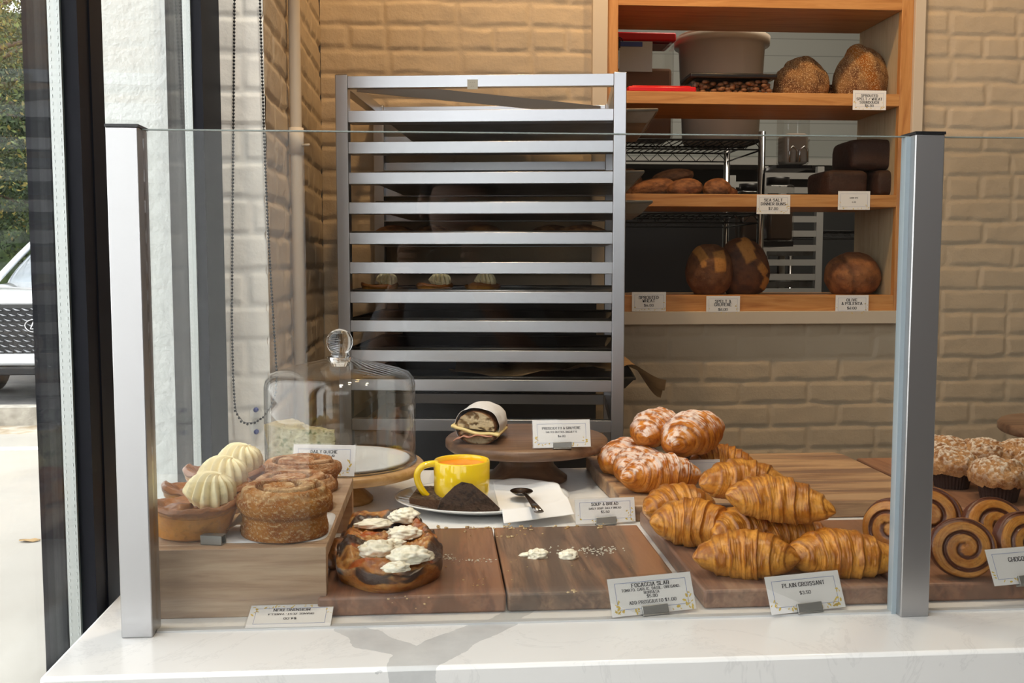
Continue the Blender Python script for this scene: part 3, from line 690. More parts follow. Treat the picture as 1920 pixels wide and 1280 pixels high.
pm.location = in_rack(RL / 2 + .075, RD / 2, zr[10] + .008); pm.rotation_euler = (0, 0, RZ)
tag(pm, 'crumpled brown parchment lining the lowest rack pan and curling out to the right', 'baking paper')
# breads
M['loaf'] = colmat('dark_crust', .6, 95, 1.0, .004, sat=.98, val=.78)
M['seedloaf'] = colmat('seeded_crust', .75, 190, 1.0, .005, speck=(330, .56, (.55, .38, .20)))
M['pastry'] = colmat('glazed_pastry', .34, 170, .5, .002, coat=.45, sat=1.08, val=1.12)
M['crumb'] = colmat('crumbly_sugar', .8, 260, 1.0, .004, speck=(900, .64, (.70, .55, .36)))
M['sponge'] = colmat('bread_crumb', .85, 220, 1.0, .004, sat=.98, val=.78)
M['cream'] = colmat('piped_cream', .45, 60, .05, .0005, sat=1.05, val=1.05)
def blob(name, r, mt, parent=None, disp=.06, f=2.5, seed=0, c1=(.25, .10, .03), c2=(.10, .04, .015), e=1.0, n=(40, 56), flat=.55, extra=None, cn=4.0, ez=1.0):
    r = np.asarray(r, float)
    def fn(U, Vv):
        th = U * PI; ph = Vv * 2 * PI; sg_ = lambda x, p: np.sign(x) * np.abs(x) ** p
        x = np.sin(th) ** ez * sg_(np.cos(ph), e); y = np.sin(th) ** ez * sg_(np.sin(ph), e); z = sg_(np.cos(th), ez)
        p = st(x, y, z); d = 1 + disp * fbm(p * f + seed * 7.1, 5, seed)
        if extra is not None: dd, cc = extra(p); d = d + dd
        P = p * r * d[..., None]; zz = P[..., 2]; P[..., 2] = np.maximum(zz, -r[2] * flat + .04 * r[2] * zz / r[2]) + r[2] * flat
        C = mixc(c1, c2, sm(-.4, .4, fbm(p * cn + 3.3 + seed, 4, seed + 9)))
        if extra is not None and cc is not None: C = mixc(C, cc[1], cc[0])
        return P, C
    return surf(name, fn, n[0], n[1], mt, parent)
BR1 = (.55, .24, .08); BR2 = (.20, .07, .025)
rl_ = [(740, 'first'), (812, 'second'), (905, 'third'), (1035, 'fourth'), (1092, 'rightmost')]
for k, (px, wn_) in enumerate(rl_):
    q = to_r(px, 435, .16 + .03 * (k % 2))
    b = blob('rack_loaf', (.055, .075, .030), M['loaf'], None, .10, 2.0, k + 1, BR1 if k != 2 else (.38, .17, .05), BR2)
    b.location = in_rack(q.x, q.y, zr[5] - .009); b.rotation_euler = (0, 0, RZ + .2 * k)
    tag(b, 'low dark brown loaf on the upper rack tray, %s of the row from the left' % wn_ if wn_ != 'rightmost' else 'low dark brown loaf on the upper rack tray, nearest the right post', 'bread loaf', 'loaves on the rack tray')
q = to_r(800, 212, .3); b = blob('bread_end', (.035, .05, .026), M['loaf'], None, .1, 2, 5, BR1, BR2); b.location = in_rack(q.x, .3, zr[1] - .009)
tag(b, 'small dark bread end on the uppermost sheet pan', 'bread')
# ------------------------------------------------------------------ pass-through shelves in the back wall
fw = wood('fir_wood', (0.52, 0.24, 0.075), (0.60, 0.30, 0.105), (0.38, 0.15, 0.045), 'x', 1.0, .42, .06, .25)
fwz = wood('fir_wood_upright', (0.52, 0.24, 0.075), (0.60, 0.30, 0.105), (0.38, 0.15, 0.045), 'z', 1.0, .42, .06, .25)
ply = wood('pale_plywood', (0.46, 0.36, 0.22), (0.50, 0.40, 0.26), (0.38, 0.28, 0.17), 'z', 1.4, .55, .05, .3)
SY0 = BW - .012; SD = 3.11
su = thing('wall_shelf', 'orange fir wood pass-through shelf set in the back brick wall with cream trim', 'shelf')
xa, xb = ony(1157, 300, SY0).x, ony(1683, 300, SY0).x
ztopb = ony(1400, 14, SY0).z; s1a, s1b = ony(1400, 173, SY0).z, ony(1400, 196, SY0).z
s2a, s2b = ony(1400, 364, SY0).z, ony(1400, 387.5, SY0).z; s3a, s3b = ony(1400, 554, SY0).z, ony(1400, 583, SY0).z
ox0, ox1 = SX0, ony(1705, 300, SY0).x
ztt = STOP + .06
box('upright', ox0, xa, SY0, SY0 + .02, s3b, ztt, fwz, su, .001); box('upright', xb, ox1, SY0, SY0 + .02, s3b, ztt, fwz, su, .001)
box('side_panel', ox0, xa - .002, SY0 + .02, SD, s3b, ztt, ply, su); box('side_panel', xb + .002, ox1, SY0 + .02, SD, s3b, ztt, ply, su)
box('shelf_board', xa, xb, SY0, SD, s1b, s1a, fw, su, .001); box('shelf_board', xa, xb, SY0, SD, s2b, s2a, fw, su, .001)
box('shelf_board', xa, xb, SY0, SD, s3b, s3a, fw, su, .001); box('shelf_board', xa, xb, SY0, SD, ztopb, ztopb + .05, fw, su, .001)
tz = ony(1400, 607, SY0 - .01).z
tw = ony(1110, 300, SY0 - .01).x; te = ony(1727, 300, SY0 - .01).x
def tbox(n, *a): return struct(box(n, *a, M['trimw'], None, .001))
tbox('trim_3', tw, SX0, SY0 - .012, BW + .01, tz, ztt); tbox('trim_4', ox1, te, SY0 - .012, BW + .01, tz, ztt)
tbox('trim_5', SX0, ox1, SY0 - .022, BW + .01, tz, s3b)
# shelf cards
cg = 'shelf price cards'
def scard(px, py, w_, label, lines, seed, tz_=0):
    v = ony(px, py, SY0 - .003); return card(label, (v.x, SY0 - .0215 if py > 580 else SY0 - .002, v.z), tz_, 0, lines, w_, w_ * .56 if w_ < .1 else w_ * .5, False, False, seed, cg, None, True, 18)
scard(1630, 206, .098, 'price card for sprouted spelt wheat sourdough on the top shelf edge', [('SPROUTED', .0065, 0, .037), ('SPELT / WHEAT', .0065, 0, .0275), ('SOURDOUGH', .0065, 0, .018), ('$6.00', .006, 0, .009)], 2)
scard(1450, 401, .098, 'price card for sea salt dinner buns on the middle shelf edge', [('SEA SALT', .0075, 0, .036), ('DINNER BUNS', .0075, 0, .025), ('$7.00', .0065, 0, .012)], 3)
scard(1601, 393, .095, 'nearly blank price card with tiny print below the dark square loaves', [('DARK RYE', .0035, 0, .032), ('6.00', .0035, 0, .020)], 4)
scard(1214, 583, .098, 'price card for sprouted wheat bread, leftmost on the bottom shelf', [('SPROUTED', .0075, 0, .036), ('WHEAT', .0075, 0, .0265), ('$6.00', .0065, 0, .014)], 5)
scard(1352, 590, .098, 'price card for spelt and gruyere bread on the bottom shelf edge', [('SPELT &', .0075, 0, .036), ('GRUYERE', .0075, 0, .0265), ('$8.00', .0065, 0, .013)], 6)
scard(1592, 588, .098, 'price card for olive and polenta bread below the round loaf', [('OLIVE', .0075, 0, .037), ('& POLENTA', .0075, 0, .027), ('$8.00', .0065, 0, .014)], 7)
# loaves on the shelves
def place(o, px, py, y, z): v = ony(px, py, y); o.location = (v.x, y, z); return o
def score(p, a, w_=.09, col=(.45, .19, .05), k=.06):
    d = np.abs(p[..., 0] * math.cos(a) + p[..., 2] * math.sin(a)); m = sm(w_, w_ * .4, d) * (p[..., 1] < .2); return -k * m, (m * .8, np.array(col))
LY = 2.96
g = 'seeded loaves on the top shelf'
b = blob('sourdough_loaf', (.082, .085, .104), M['seedloaf'], None, .10, 1.6, 11, (.30, .17, .08), (.13, .06, .03), extra=lambda p: (.10 * sm(.3, .1, np.abs(p[..., 0] + .5 * p[..., 2] - .15)), (sm(.25, .1, np.abs(p[..., 0] + .5 * p[..., 2] + .1)) * .7, np.array((.30, .11, .03)))))
place(b, 1614, 170, LY, s1a); tag(b, 'large round seeded sourdough loaf leaning at the right end of top shelf', 'bread loaf', g)
b = blob('sourdough_loaf', (.078, .085, .086), M['seedloaf'], None, .14, 1.6, 12, (.24, .13, .06), (.09, .04, .02), extra=lambda p: (-.12 * sm(.2, .05, np.abs(p[..., 0] + .45)) * (p[..., 2] > 0), None))
place(b, 1508, 170, LY + .01, s1a); b.rotation_euler = (0, -.25, .2); tag(b, 'smaller dark seeded loaf left of the large round one on top shelf', 'bread loaf', g)
b = blob('sourdough_loaf', (.05, .055, .04), M['seedloaf'], None, .1, 1.6, 13, (.13, .06, .03), (.05, .02, .01))
place(b, 1560, 172, LY + .07, s1a); tag(b, 'dark loaf lying half hidden between two seeded loaves', 'bread loaf', g)
g = 'square dark loaves on the middle shelf'
TC1, TC2 = (.055, .020, .010), (.032, .011, .006)
for (px, pz_, w_, d_, h_, lab, y_) in ((1568, s2a, .064, .09, .041, 'long dark square loaf at the left under the stacked loaf', LY), (1645, s2a, .041, .09, .041, 'dark square loaf at the right end beneath the stacked one', LY - .01),
                                  (1621, s2a + .080, .078, .085, .047, 'dark square loaf stacked on top of the two others', LY)):
    b = blob('square_loaf', (w_, d_, h_), M['loaf'], None, .03, 3, int(px), TC1, TC2, e=.28, ez=.38, flat=.92, n=(36, 64)); place(b, px, 360, y_, pz_); tag(b, lab, 'bread loaf', g)
g = 'dinner buns on the middle shelf'
rc1, rc2 = (.40, .16, .055), (.18, .06, .02)
for k, (px, py, w_, h_, a, yy, lab) in enumerate([(1178, 318, .05, .042, .1, 2.96, 'rounded bun at the left end beside the rack'), (1225, 335, .085, .026, -.25, 2.93, 'front bun resting near the left end of the row'),
        (1285, 333, .062, .024, -.2, 2.88, 'front dinner bun second from the left tip to tip'), (1345, 330, .050, .026, -.15, 2.91, 'plump bun right of the middle in the row'), (1400, 350, .0, .0, 0, 0, ''),
        (1262, 312, .075, .020, -.3, 3.0, 'long bun lying on top of the others at the back'), (1362, 352, .038, .017, .25, 2.96, 'pale bun at the right end of the row')]):
    if not w_: continue
    w_ *= .85; h_ *= 1.25
    b = blob('dinner_bun', (w_, .034, h_), M['loaf'], None, .07, 2.2, 30 + k, rc1, rc2, extra=lambda p: (-.05 * sm(.15, .05, np.abs(p[..., 1] + .3)), None))
    base = s2a if k != 5 else s2a + .046
    place(b, px, 350, yy, base); b.rotation_euler = (0, a * .5, a); tag(b, lab, 'bread roll', g)
bp = thing('bread_basket', 'shallow dark tray under the dinner buns on the middle shelf', 'tray'); v1, v2 = ony(1165, 360, 2.86), ony(1385, 360, 2.86)
bp.location = ((v1.x + v2.x) / 2, 2.95, s2a); 
for ch in [box('tray_floor', -.165, .165, -.1, .1, 0, .002, M['black'], bp)]: pass
for o in [o for o in COL.objects if o.name.startswith('dinner_bun')]: o.location.z += .002
g = 'loaves on the bottom shelf'
def gruy(cs):
    def f(p):
        m = 0
        for (x, z, r_, a) in cs:
            dx = (p[..., 0] - x) * math.cos(a) + (p[..., 2] - z) * math.sin(a); dz = -(p[..., 0] - x) * math.sin(a) + (p[..., 2] - z) * math.cos(a)
            m = np.maximum(m, sm(r_, r_ * .8, np.maximum(np.abs(dx), np.abs(dz) * .7)) * (p[..., 1] < 0))
        return .025 * m, (m * .9, np.array((.62, .27, .05)))
    return f
b = blob('gruyere_loaf', (.071, .06, .085), M['loaf'], None, .06, 1.7, 21, (.24, .10, .035), (.13, .045, .015), n=(70, 90), extra=gruy([(0.25, .35, .28, .1), (-.45, .3, .12, .3), (-.5, .6, .2, .5)]), flat=.8)
place(b, 1329, 550, 2.93, s3a); tag(b, 'upright gruyere loaf with one pale orange cheese patch, left of the pair', 'bread loaf', g)
b = blob('gruyere_loaf', (.080, .06, .096), M['loaf'], None, .06, 1.7, 22, (.17, .06, .02), (.07, .022, .008), n=(70, 90), extra=gruy([(.1, .55, .26, .25), (.55, -.1, .16, .6), (.6, -.55, .16, -.6), (.25, .75, .18, .2)]), flat=.8)
place(b, 1401, 550, 2.97, s3a); b.rotation_euler = (0, -.2, 0); tag(b, 'tall dark gruyere loaf with several orange cheese patches', 'bread loaf', g)
b = blob('olive_loaf', (.083, .08, .072), M['loaf'], None, .07, 1.8, 23, (.40, .16, .05), (.20, .07, .025), extra=lambda p: (-.09 * sm(.14, .04, np.abs(p[..., 0] + .35 + .25 * p[..., 2])) * (p[..., 1] < 0), (sm(.1, .03, np.abs(p[..., 0] + .35 + .25 * p[..., 2])) * .5, np.array((.05, .02, .01)))), flat=.75)
place(b, 1597, 550, 2.93, s3a); tag(b, 'round glossy olive loaf alone at the right of the bottom shelf', 'bread loaf', g)
# things on the top shelf
v = ony(1228, 168, 2.93); rl = thing('red_lid', 'flat bright red plastic lid lying on the top shelf', 'lid', (v.x, 2.90, s1a))
MB().box(-.098, .098, -.07, .07, 0, .016).obj('lid_plate', mat('red_plastic', (.62, .01, .015), .3), rl, .004); MB().box(-.085, .085, -.058, .058, .016, .020).obj('raised_panel', bpy.data.materials['red_plastic'], rl, .002)
v = ony(1368, 168, 2.95); nb = thing('nut_container', 'flat clear container of brown nuts with black lid on top shelf', 'food container', (v.x, 2.97, s1a))
box('tub', -.118, .118, -.06, .06, 0, .056, M['clear'], nb, .004)
MB().prism([(-.13, -.065), (.13, -.065), (.13, .065), (-.13, .065)], .056, .070).obj('lid', M['black'], nb, .004)
rg = np.random.default_rng(4); arr2 = arr * np.array([.010, .007, .006]); C0 = rg.uniform([-.11, -.052, .007], [.11, .052, .050], (340, 3))
nuts = npmesh('nuts', (C0[:, None] + arr2[None]).reshape(-1, 3), (np.arange(340)[:, None, None] * len(arr) + np.array(fa)[None]).reshape(-1, 4), mat('nut_brown', (.20, .08, .03), .5), nb); nuts['kind'] = 'stuff'
cb = MB().box(SX0 + .038, xa + .020, 2.92, 3.06, s1a, ony(1160, 62, 2.92).z).obj('cardboard_box', mat('cardboard', (.42, .23, .10), .8)); tag(cb, 'orange brown cardboard box with printed arrow at left end of top shelf', 'box')
v = ony(1162, 80, 2.919)
ar = MB().box(v.x - .002, v.x + .002, -.0012, 0, -.015, .012).tube([(v.x - .009, 0, .004), (v.x - .006, 0, .012), (v.x, 0, .015), (v.x + .006, 0, .012), (v.x + .009, 0, .004)], .0015, 4).obj('umbrella_mark', M['ink'], cb); ar.location = (0, 2.9195, v.z)
# ------------------------------------------------------------------ kitchen behind
sh = NT('shiplap_paint'); tcs = sh.co((1, 1, 1)); sx_ = sh.n('ShaderNodeSeparateXYZ'); sh.l(tcs, sx_.inputs[0])
fr = sh.math('FRACT', sh.math('MULTIPLY', sx_.outputs[2], 1 / .092)); sh.set(Base_Color=sh.mix(sh.math('LESS_THAN', fr, .035), (.44, .47, .46), (.22, .24, .23)), Roughness=.6)
struct(box('wall_kitchen', -0.6, 4.0, 5.5, 5.6, 1.86, 3.3, sh.m)); struct(box('wall_kitchen_lower', -0.6, 4.0, 5.49, 5.6, 0, 1.86, mat('slate_wall', (.05, .055, .06), .7)))
struct(box('trim_6', -0.6, 4.0, 5.22, 5.5, 1.86, 1.895, mat('white_ledge', (.55, .56, .55), .5)))
struct(box('ceiling_kitchen', -0.6, 4.0, BW + .26, 5.6, 3.2, 3.3, M['ceil'])); struct(box('wall_kitchen_side', -0.62, -0.6, BW + .26, 5.6, 0, 3.3, M['dark']))
# wire shelving
wsg = 'black wire shelving in the kitchen'
def wire_shelf(label, x0, x1, y0, y1, zs, loc_h=None):
    loc_h = loc_h or zs[0] + .03
    t = thing('wire_shelving', label, 'wire shelving', ((x0 + x1) / 2, (y0 + y1) / 2, 0), 0, wsg); a, b_ = (x1 - x0) / 2, (y1 - y0) / 2
    for sx in (-a, a):
        for sy in (-b_, b_): MB().tube([(sx, sy, 0), (sx, sy, loc_h)], .0125, 12).obj('post', M['chrome'], t)
    for z in zs:
        w_ = MB()
        for k in range(int((2 * a) / .025)): x = -a + .02 + k * .025; w_.tube([(x, -b_, z), (x, b_, z)], .0022, 4, cap=False)
        for sy in (-b_, b_, 0):
            w_.tube([(-a, sy, z), (a, sy, z)], .004, 6); 
            if sy:
                w_.tube([(-a, sy, z - .032), (a, sy, z - .032)], .003, 6)
                n_ = int(2 * a / .03); w_.tube([(-a + k * 2 * a / n_, sy, z - (.032 if k % 2 else .002)) for k in range(n_ + 1)], .002, 4)
        for sx in (-a, a): w_.tube([(sx, -b_, z), (sx, b_, z)], .004, 6); w_.tube([(sx, -b_, z - .032), (sx, b_, z - .032)], .003, 6)
        w_.obj('wire_shelf', M['wire'], t)
    return t
K1Y = 3.42
px1 = ony(1427, 350, K1Y).x
zA = ony(1300, 262, K1Y).z; zB = ony(1300, 400, K1Y).z
wire_shelf('black wire shelving with chrome post seen through the wall shelf', px1 - 1.25, px1, K1Y, K1Y + .42, [zA, zB, ony(1300, 560, K1Y).z - .04])
x2 = ony(1490, 432, 4.7).x; wire_shelf('smaller wire shelf further back near the slate wall', x2, ony(1605, 432, 4.7).x + .5, 4.75, 5.1, [ony(1500, 432, 4.7).z, ony(1500, 432, 4.7).z - .45], 1.55)
# containers on it
def bottleneck(): pass
v = ony(1205, 250, 3.5); t = thing('grain_container', 'clear square container half full of brown grain with red lid', 'food container', (v.x, 3.52, zA + .003))
hgt = ony(1205, 62, 3.45).z - zA
box('tub', -.105, .098, -.07, .09, 0, hgt - .03, M['clear'], t, .012); box('grain', -.098, .092, -.063, .083, .003, ony(1205, 128, 3.45).z - zA, mat('brown_grain', (.22, .12, .08), .9, bump=.5, bs=300), t, .01)
box('lid', -.11, .103, -.075, .095, hgt - .03, hgt, bpy.data.materials['red_plastic'], t, .006)
lbz = ony(1190, 86, 3.45).z - zA; lb = box('label', -.095, .02, -.0725, -.0705, lbz - .09, lbz + .012, mat('white_label', (.6, .6, .6), .6), t); box('blue_tape', -.092, -.015, -.0745, -.0728, lbz - .006, lbz + .010, mat('blue_tape', (.06, .10, .35), .6), lb)
v = ony(1362, 250, 3.5); t = thing('storage_bucket', 'large translucent round bucket full of pale flour', 'bucket', (v.x, 3.58, zA + .003)); hb = ony(1362, 60, 3.45).z - zA
MB().lathe([(.001, 0), (.128, 0), (.135, .01), (.152, hb - .03), (.168, hb - .028), (.170, hb), (.160, hb + .002), (.15, hb)], 48).obj('bucket_wall', mat('milky_plastic', (.66, .56, .46), .3), t)
MB().lathe([(.001, .003), (.153, .003), (.155, .012), (.001, .014)], 40, (0, 0, hb)).obj('lid', bpy.data.materials['milky_plastic'], t)
v = ony(1478, 310, 3.40); t = thing('jug', 'tall clear flour jug hanging in a wire holder beside the chrome post', 'jug', (v.x, 3.36, ony(1478, 312, 3.36).z)); hj = ony(1478, 212, 3.36).z - ony(1478, 312, 3.36).z
box('jug_wall', -.045, .045, -.05, .05, 0, hj, M['clear'], t, .015); box('flour', -.04, .04, -.045, .045, .004, hj * .6, mat('flour', (.42, .36, .30), .9), t, .012)
MB().tube([(-.03, -.055, .01), (-.03, -.055, .05), (-.02, -.055, .062), (-.005, -.055, .05), (-.005, -.055, .01)], .003, 6).tube([(.005, -.055, .01), (.005, -.055, .05), (.02, -.055, .062), (.032, -.055, .05), (.032, -.055, .01)], .003, 6).obj('wire_holder', M['chrome'], t)
v = ony(1512, 262, 5.3); t = thing('plastic_tub', 'small white lidded tub on the ledge at the kitchen wall', 'tub', (ony(1512, 262, 5.2).x, 5.3, 1.895)); MB().lathe([(.001, 0), (.045, 0), (.05, .10), (.001, .10)], 28).obj('tub_wall', M['white'], t); MB().lathe([(.001, .10), (.055, .10), (.055, .115), (.001, .115)], 28).obj('lid', M['white'], t)
for (dx, sc_, lab) in ((0, 1, 'front black lidded storage jar behind the dinner buns price card'), (-.06, .95, 'second black lidded jar half behind the front jar')):
    z0 = ony(1465, 452, 3.6).z; v = ony(1466, 400, 3.6)
    if dx == 0:
        t = thing('storage_jar', lab, 'jar', (v.x, 3.65, z0), 0, 'dark storage jars in the kitchen'); jh = ony(1465, 335, 3.6).z - z0; t0 = t
        box('jar_wall', -.05, .05, -.05, .05, 0, jh - .02, M['clear'], t, .012); box('spice', -.045, .045, -.045, .045, .003, jh * .55, mat('dark_spice', (.09, .05, .03), .9), t, .01); MB().lathe([(.001, jh - .02), (.042, jh - .02), (.042, jh + .008), (.001, jh + .008)], 28).obj('lid', M['black'], t)
    else: dup(t0, lab, (v.x + dx, 3.80, z0), 0, sc_)
jx = ony(1478, 312, 3.36).x; jz = ony(1478, 312, 3.36).z; jl = box('jug_ledge', px1 + .012, jx + .06, 3.30, 3.46, jz - .012, jz - .001, M['wire']); tag(jl, 'black wire side ledge holding the tall flour jug', 'ledge')
js = wire_shelf('low wire shelf carrying the dark storage jars', ony(1425, 452, 3.6).x + .02, ony(1425, 452, 3.6).x + .30, 3.58, 3.9, [z0 - .003], 1.3) if False else None
jb = box('jar_ledge', px1 + .015, px1 + .17, 3.56, 3.9, z0 - .02, z0 - .001, M['wire']); tag(jb, 'black wire end ledge carrying the dark jars', 'ledge'); 
# second rack in the kitchen
k2 = ony(1432, 330, 4.1); k3 = ony(1537, 330, 4.1); L2 = k3.x - k2.x
r2 = thing('sheet_pan_rack', 'white aluminium pan rack deep in the kitchen seen through the wall shelf', 'baking rack', (k2.x, 4.1, 0), 0, rack_group); al = mat('pale_aluminium', (.55, .56, .56), .5, .3)
for x in (0, L2):
    for y in (0, .45): box('post', x - .014, x + .014, y - .014, y + .014, 0.02, ony(1480, 312, 4.1).z, al, r2)
for k in range(10):
    z = ony(1480, 330 + k * 27, 4.1).z
    for y in (-.01, .46): box('rail', .014, L2 - .014, y - .002, y + .002, z - .013, z + .013, al, r2)
for (py, lab) in ((475, 'kitchen rack tray with pale piped pastries'), (535, 'kitchen rack tray with dark pastries')):
    z = ony(1480, py + 4, 4.1).z; t = dup(PR['pan'], lab, (k2.x + L2 / 2, 4.1 + .225, z), PI / 2 * 0, (.42, 1.0, 1)); t['group'] = 'trays in the kitchen rack'
    for k in range(4):
        cpx = [k2.x + .035 + (L2 - .07) * k / 3, 4.2 + .02 * (k % 2), z + .004]
        b = blob('kitchen_pastry', (.026, .026, .016), M['loaf'], None, .1, 2, k + py, (.62, .52, .30) if py == 475 else (.12, .05, .02), (.40, .30, .15) if py == 475 else (.05, .02, .01), n=(14, 20)); b.location = cpx
        tag(b, ('small pale pastry' if py == 475 else 'small dark pastry') + (' on the upper' if py == 475 else ' on the lower') + ' tray of the kitchen rack', 'pastry', ('pale' if py == 475 else 'dark') + ' pastries on the kitchen rack tray')

zt_ = railz(565); dp = MB().box(.02, RL - .035, RD + .0165, RD + .0205, .3, zt_).obj('rear_dark_fill', mat('dark_sheet', (.02, .018, .016), .5), rk)  # added dark sheet standing in for the darkness behind the lower rack

kc_ = thing('dark_filler', 'black cabinet shape added to darken the left part of the kitchen', 'cabinet', (.55, 4.75, 0)); xr2 = ony(1440, 400, 4.5).x - .55  # made-up black cabinet, put in to darken the kitchen's left part
box('filler_body', -1.0, xr2, -.25, .25, 0, zA - .12, M['black'], kc_, .004)
for sx in (-1, 1):
    d_ = box('filler_door', (-1.0 + xr2) / 2 + (.004 if sx > 0 else -(1.0 + xr2) / 2 + .006), (-1.0 + xr2) / 2 + ((1.0 + xr2) / 2 - .006 if sx > 0 else -.004), -.268, -.2505, .05, zA - .14, M['black'], kc_, .003)
    box('handle', (-1.0 + xr2) / 2 + sx * .05 - .008, (-1.0 + xr2) / 2 + sx * .05 + .008, -.285, -.2685, .9, 1.05, M['chrome'], d_, .003)
# ------------------------------------------------------------------ boards and riser
TB = .022
bw1 = wood('walnut_board', (.24, .105, .055), (.30, .15, .085), (.12, .060, .038), 'y', 1.0, .42, .12, .55, bands=(.3, (.17, .085, .05), (.33, .16, .085)))
bw2 = wood('striped_walnut_board', (.20, .115, .070), (.27, .165, .10), (.085, .05, .035), 'y', 1.3, .42, .12, .6, bands=(.42, (.10, .065, .045), (.36, .17, .085)))
bw3 = wood('greyish_walnut_board', (.25, .13, .085), (.34, .21, .14), (.13, .075, .055), 'y', .8, .42, .12, .55)
bw4 = wood('figured_light_board', (.38, .22, .12), (.52, .33, .18), (.13, .075, .05), 'x', .55, .45, .12, .6, rot=R(35), bands=(.5, (.20, .12, .085), (.50, .32, .18)))
rw = wood('riser_wood', (.42, .28, .18), (.50, .36, .24), (.26, .16, .10), 'x', .55, .5, .08, .6)
rwe = wood('riser_end_wood', (.36, .18, .08), (.42, .22, .10), (.26, .12, .05), 'x', .8, .5, .08, .35)
bg_ = 'serving boards on the counter'
def board(label, x0, x1, y0, y1, m, rz=0):
    b = MB().box(-(x1 - x0) / 2, (x1 - x0) / 2, -(y1 - y0) / 2, (y1 - y0) / 2, 0, TB).obj('serving_board', m, None, .003); b.location = ((x0 + x1) / 2, (y0 + y1) / 2, CT); b.rotation_euler = (0, 0, rz)
    return tag(b, label, 'serving board', bg_)
Y1 = onz(780, 1152, CT).y; Yb = onz(1000, 986, CT + TB).y
xm = onz(955, 1135, CT + TB).x; xr_ = onz(1268, 1080, CT + TB).x
board('reddish walnut board under the focaccia, left of the two front boards', -.138, xm - .001, Y1, Yb, bw1)
board('striped dark walnut board with cheese crumbs, right of the focaccia board', xm + .001, xr_, Y1, Yb - .002, bw2)
cx0 = .304; Yc = onz(1345, 1141, CT).y
board('greyish walnut board under the plain croissants', cx0, .533, Yc, 1.472, bw3)
board('long walnut board under the chocolate swirls beyond the right post', .535, .99, Yc + .004, 1.40, bw1)
lv = MB(); rg = np.random.default_rng(3)
ylv = np.linspace(1.49, 1.885, 30); xlv = .283 + .010 * fbm(st(ylv * 9, ylv * 0, ylv * 0), 3, 3)
poly = [(x, y) for x, y in zip(xlv, ylv)] + [(.775, 1.885), (.787, 1.86), (.787, 1.49)]
lv.prism(poly[::-1], 0, .026); b4 = lv.obj('serving_board', bw4, None, .003); b4.location = (0, 0, CT)
tag(b4, 'large figured wood board with rough left edge behind the croissants', 'serving board', bg_)
board('walnut board under the crumb topped muffins at the right', .803, 1.30, 1.42, 1.845, bw1)
RT = .079; rY0 = onz(440, 1157, CT).y; rX1 = onz(596, 1135, CT + .04).x; rYb = 1.475; RZT = CT + RT
ri = thing('wooden_riser', 'pale wooden riser box under the tarts and morning buns at left', 'display riser')
rX0 = ony(262, 1100, 1.12).x
box('front_panel', rX0, rX1, rY0, rY0 + .018, CT, RZT, rw, ri, .001); box('top_panel', rX0, rX1, rY0 + .0185, rYb, RZT - .016, RZT, rw, ri, .001)
box('back_panel', rX0, rX1, rYb - .018, rYb, CT, RZT - .0165, rwe, ri, .001)
pp = blob('parchment_square', (.066, .070, .0008), M['wax'], None, 0, e=.3, n=(8, 60)); pp.location = (-.195, 1.205, RZT - .0003); tag(pp, 'white paper sheet under the front morning bun', 'baking paper')
tg = thing('metal_holder', 'small empty grey metal card holder at the riser front edge', 'card holder', onz(398, 1022, RZT), R(-14)); tg.location.y += .006
MB().box(-.013, .013, -.006, -.0045, 0, .011).box(-.013, .013, .0045, .006, 0, .011).box(-.013, .013, -.006, .006, 0, .0015).box(-.013, .013, -.006, .006, .0095, .011).obj('channel', M['clip'], tg, .0006)
sc = surf('paper_scrap', lambda U, V: st((U - .5) * .07, (V - .5) * .05, .004 + .012 * np.abs(fbm(st(U * 3, V * 3, U * 0), 2, 5)) + .012 * U), 16, 12, M['parch'], wrap=False); sc.location = onz(440, 998, RZT); tag(sc, 'torn piece of brown paper between front tart and front bun', 'paper')
# ------------------------------------------------------------------ cream tarts
SUG = np.array((.62, .42, .24))
def tart_shell(parent):
    def f(U, V):
        a = V * 2 * PI; wob = 1 + .03 * fbm(st(np.cos(a) * 2, np.sin(a) * 2, a * 0 + U), 2, 3)
        prof = np.array([[0, .0], [.030, 0], [.038, .004], [.043, .018], [.048, .035], [.051, .040], [.052, .046], [.048, .050], [.042, .047], [.032, .041], [.018, .043], [0, .045]])
        t = U * (len(prof) - 1); r = np.interp(t, np.arange(len(prof)), prof[:, 0]); z = np.interp(t, np.arange(len(prof)), prof[:, 1])
        p = st(r * np.cos(a), r * np.sin(a), z); n = fbm(p * 60, 4, 4); rr = r * wob * (1 + .025 * n * (z > .003))
        z2 = z + .0075 * fbm(p * 55, 4, 7) * (U > .5) + .004 * np.sin(2 * a + 1) * (U > .4)
        C = mixc((.52, .25, .07), (.36, .15, .035), sm(-.2, .5, n)); C = mixc(C, (.20, .075, .028), sm(.034, .044, z + .004 * n) * .9)
        top = sm(.62, .7, U); C = mixc(C, (.33, .14, .055), top * .8 * sm(-.3, .3, fbm(p * 90, 3, 5)))
        C = mixc(C, (.17, .05, .02), top * sm(.1, .5, fbm(p * 50, 3, 15)))
        return st(rr * np.cos(a) * 1.06, rr * np.sin(a), z2), C
    return surf('tart_shell', f, 60, 96, M['pastry'], parent)
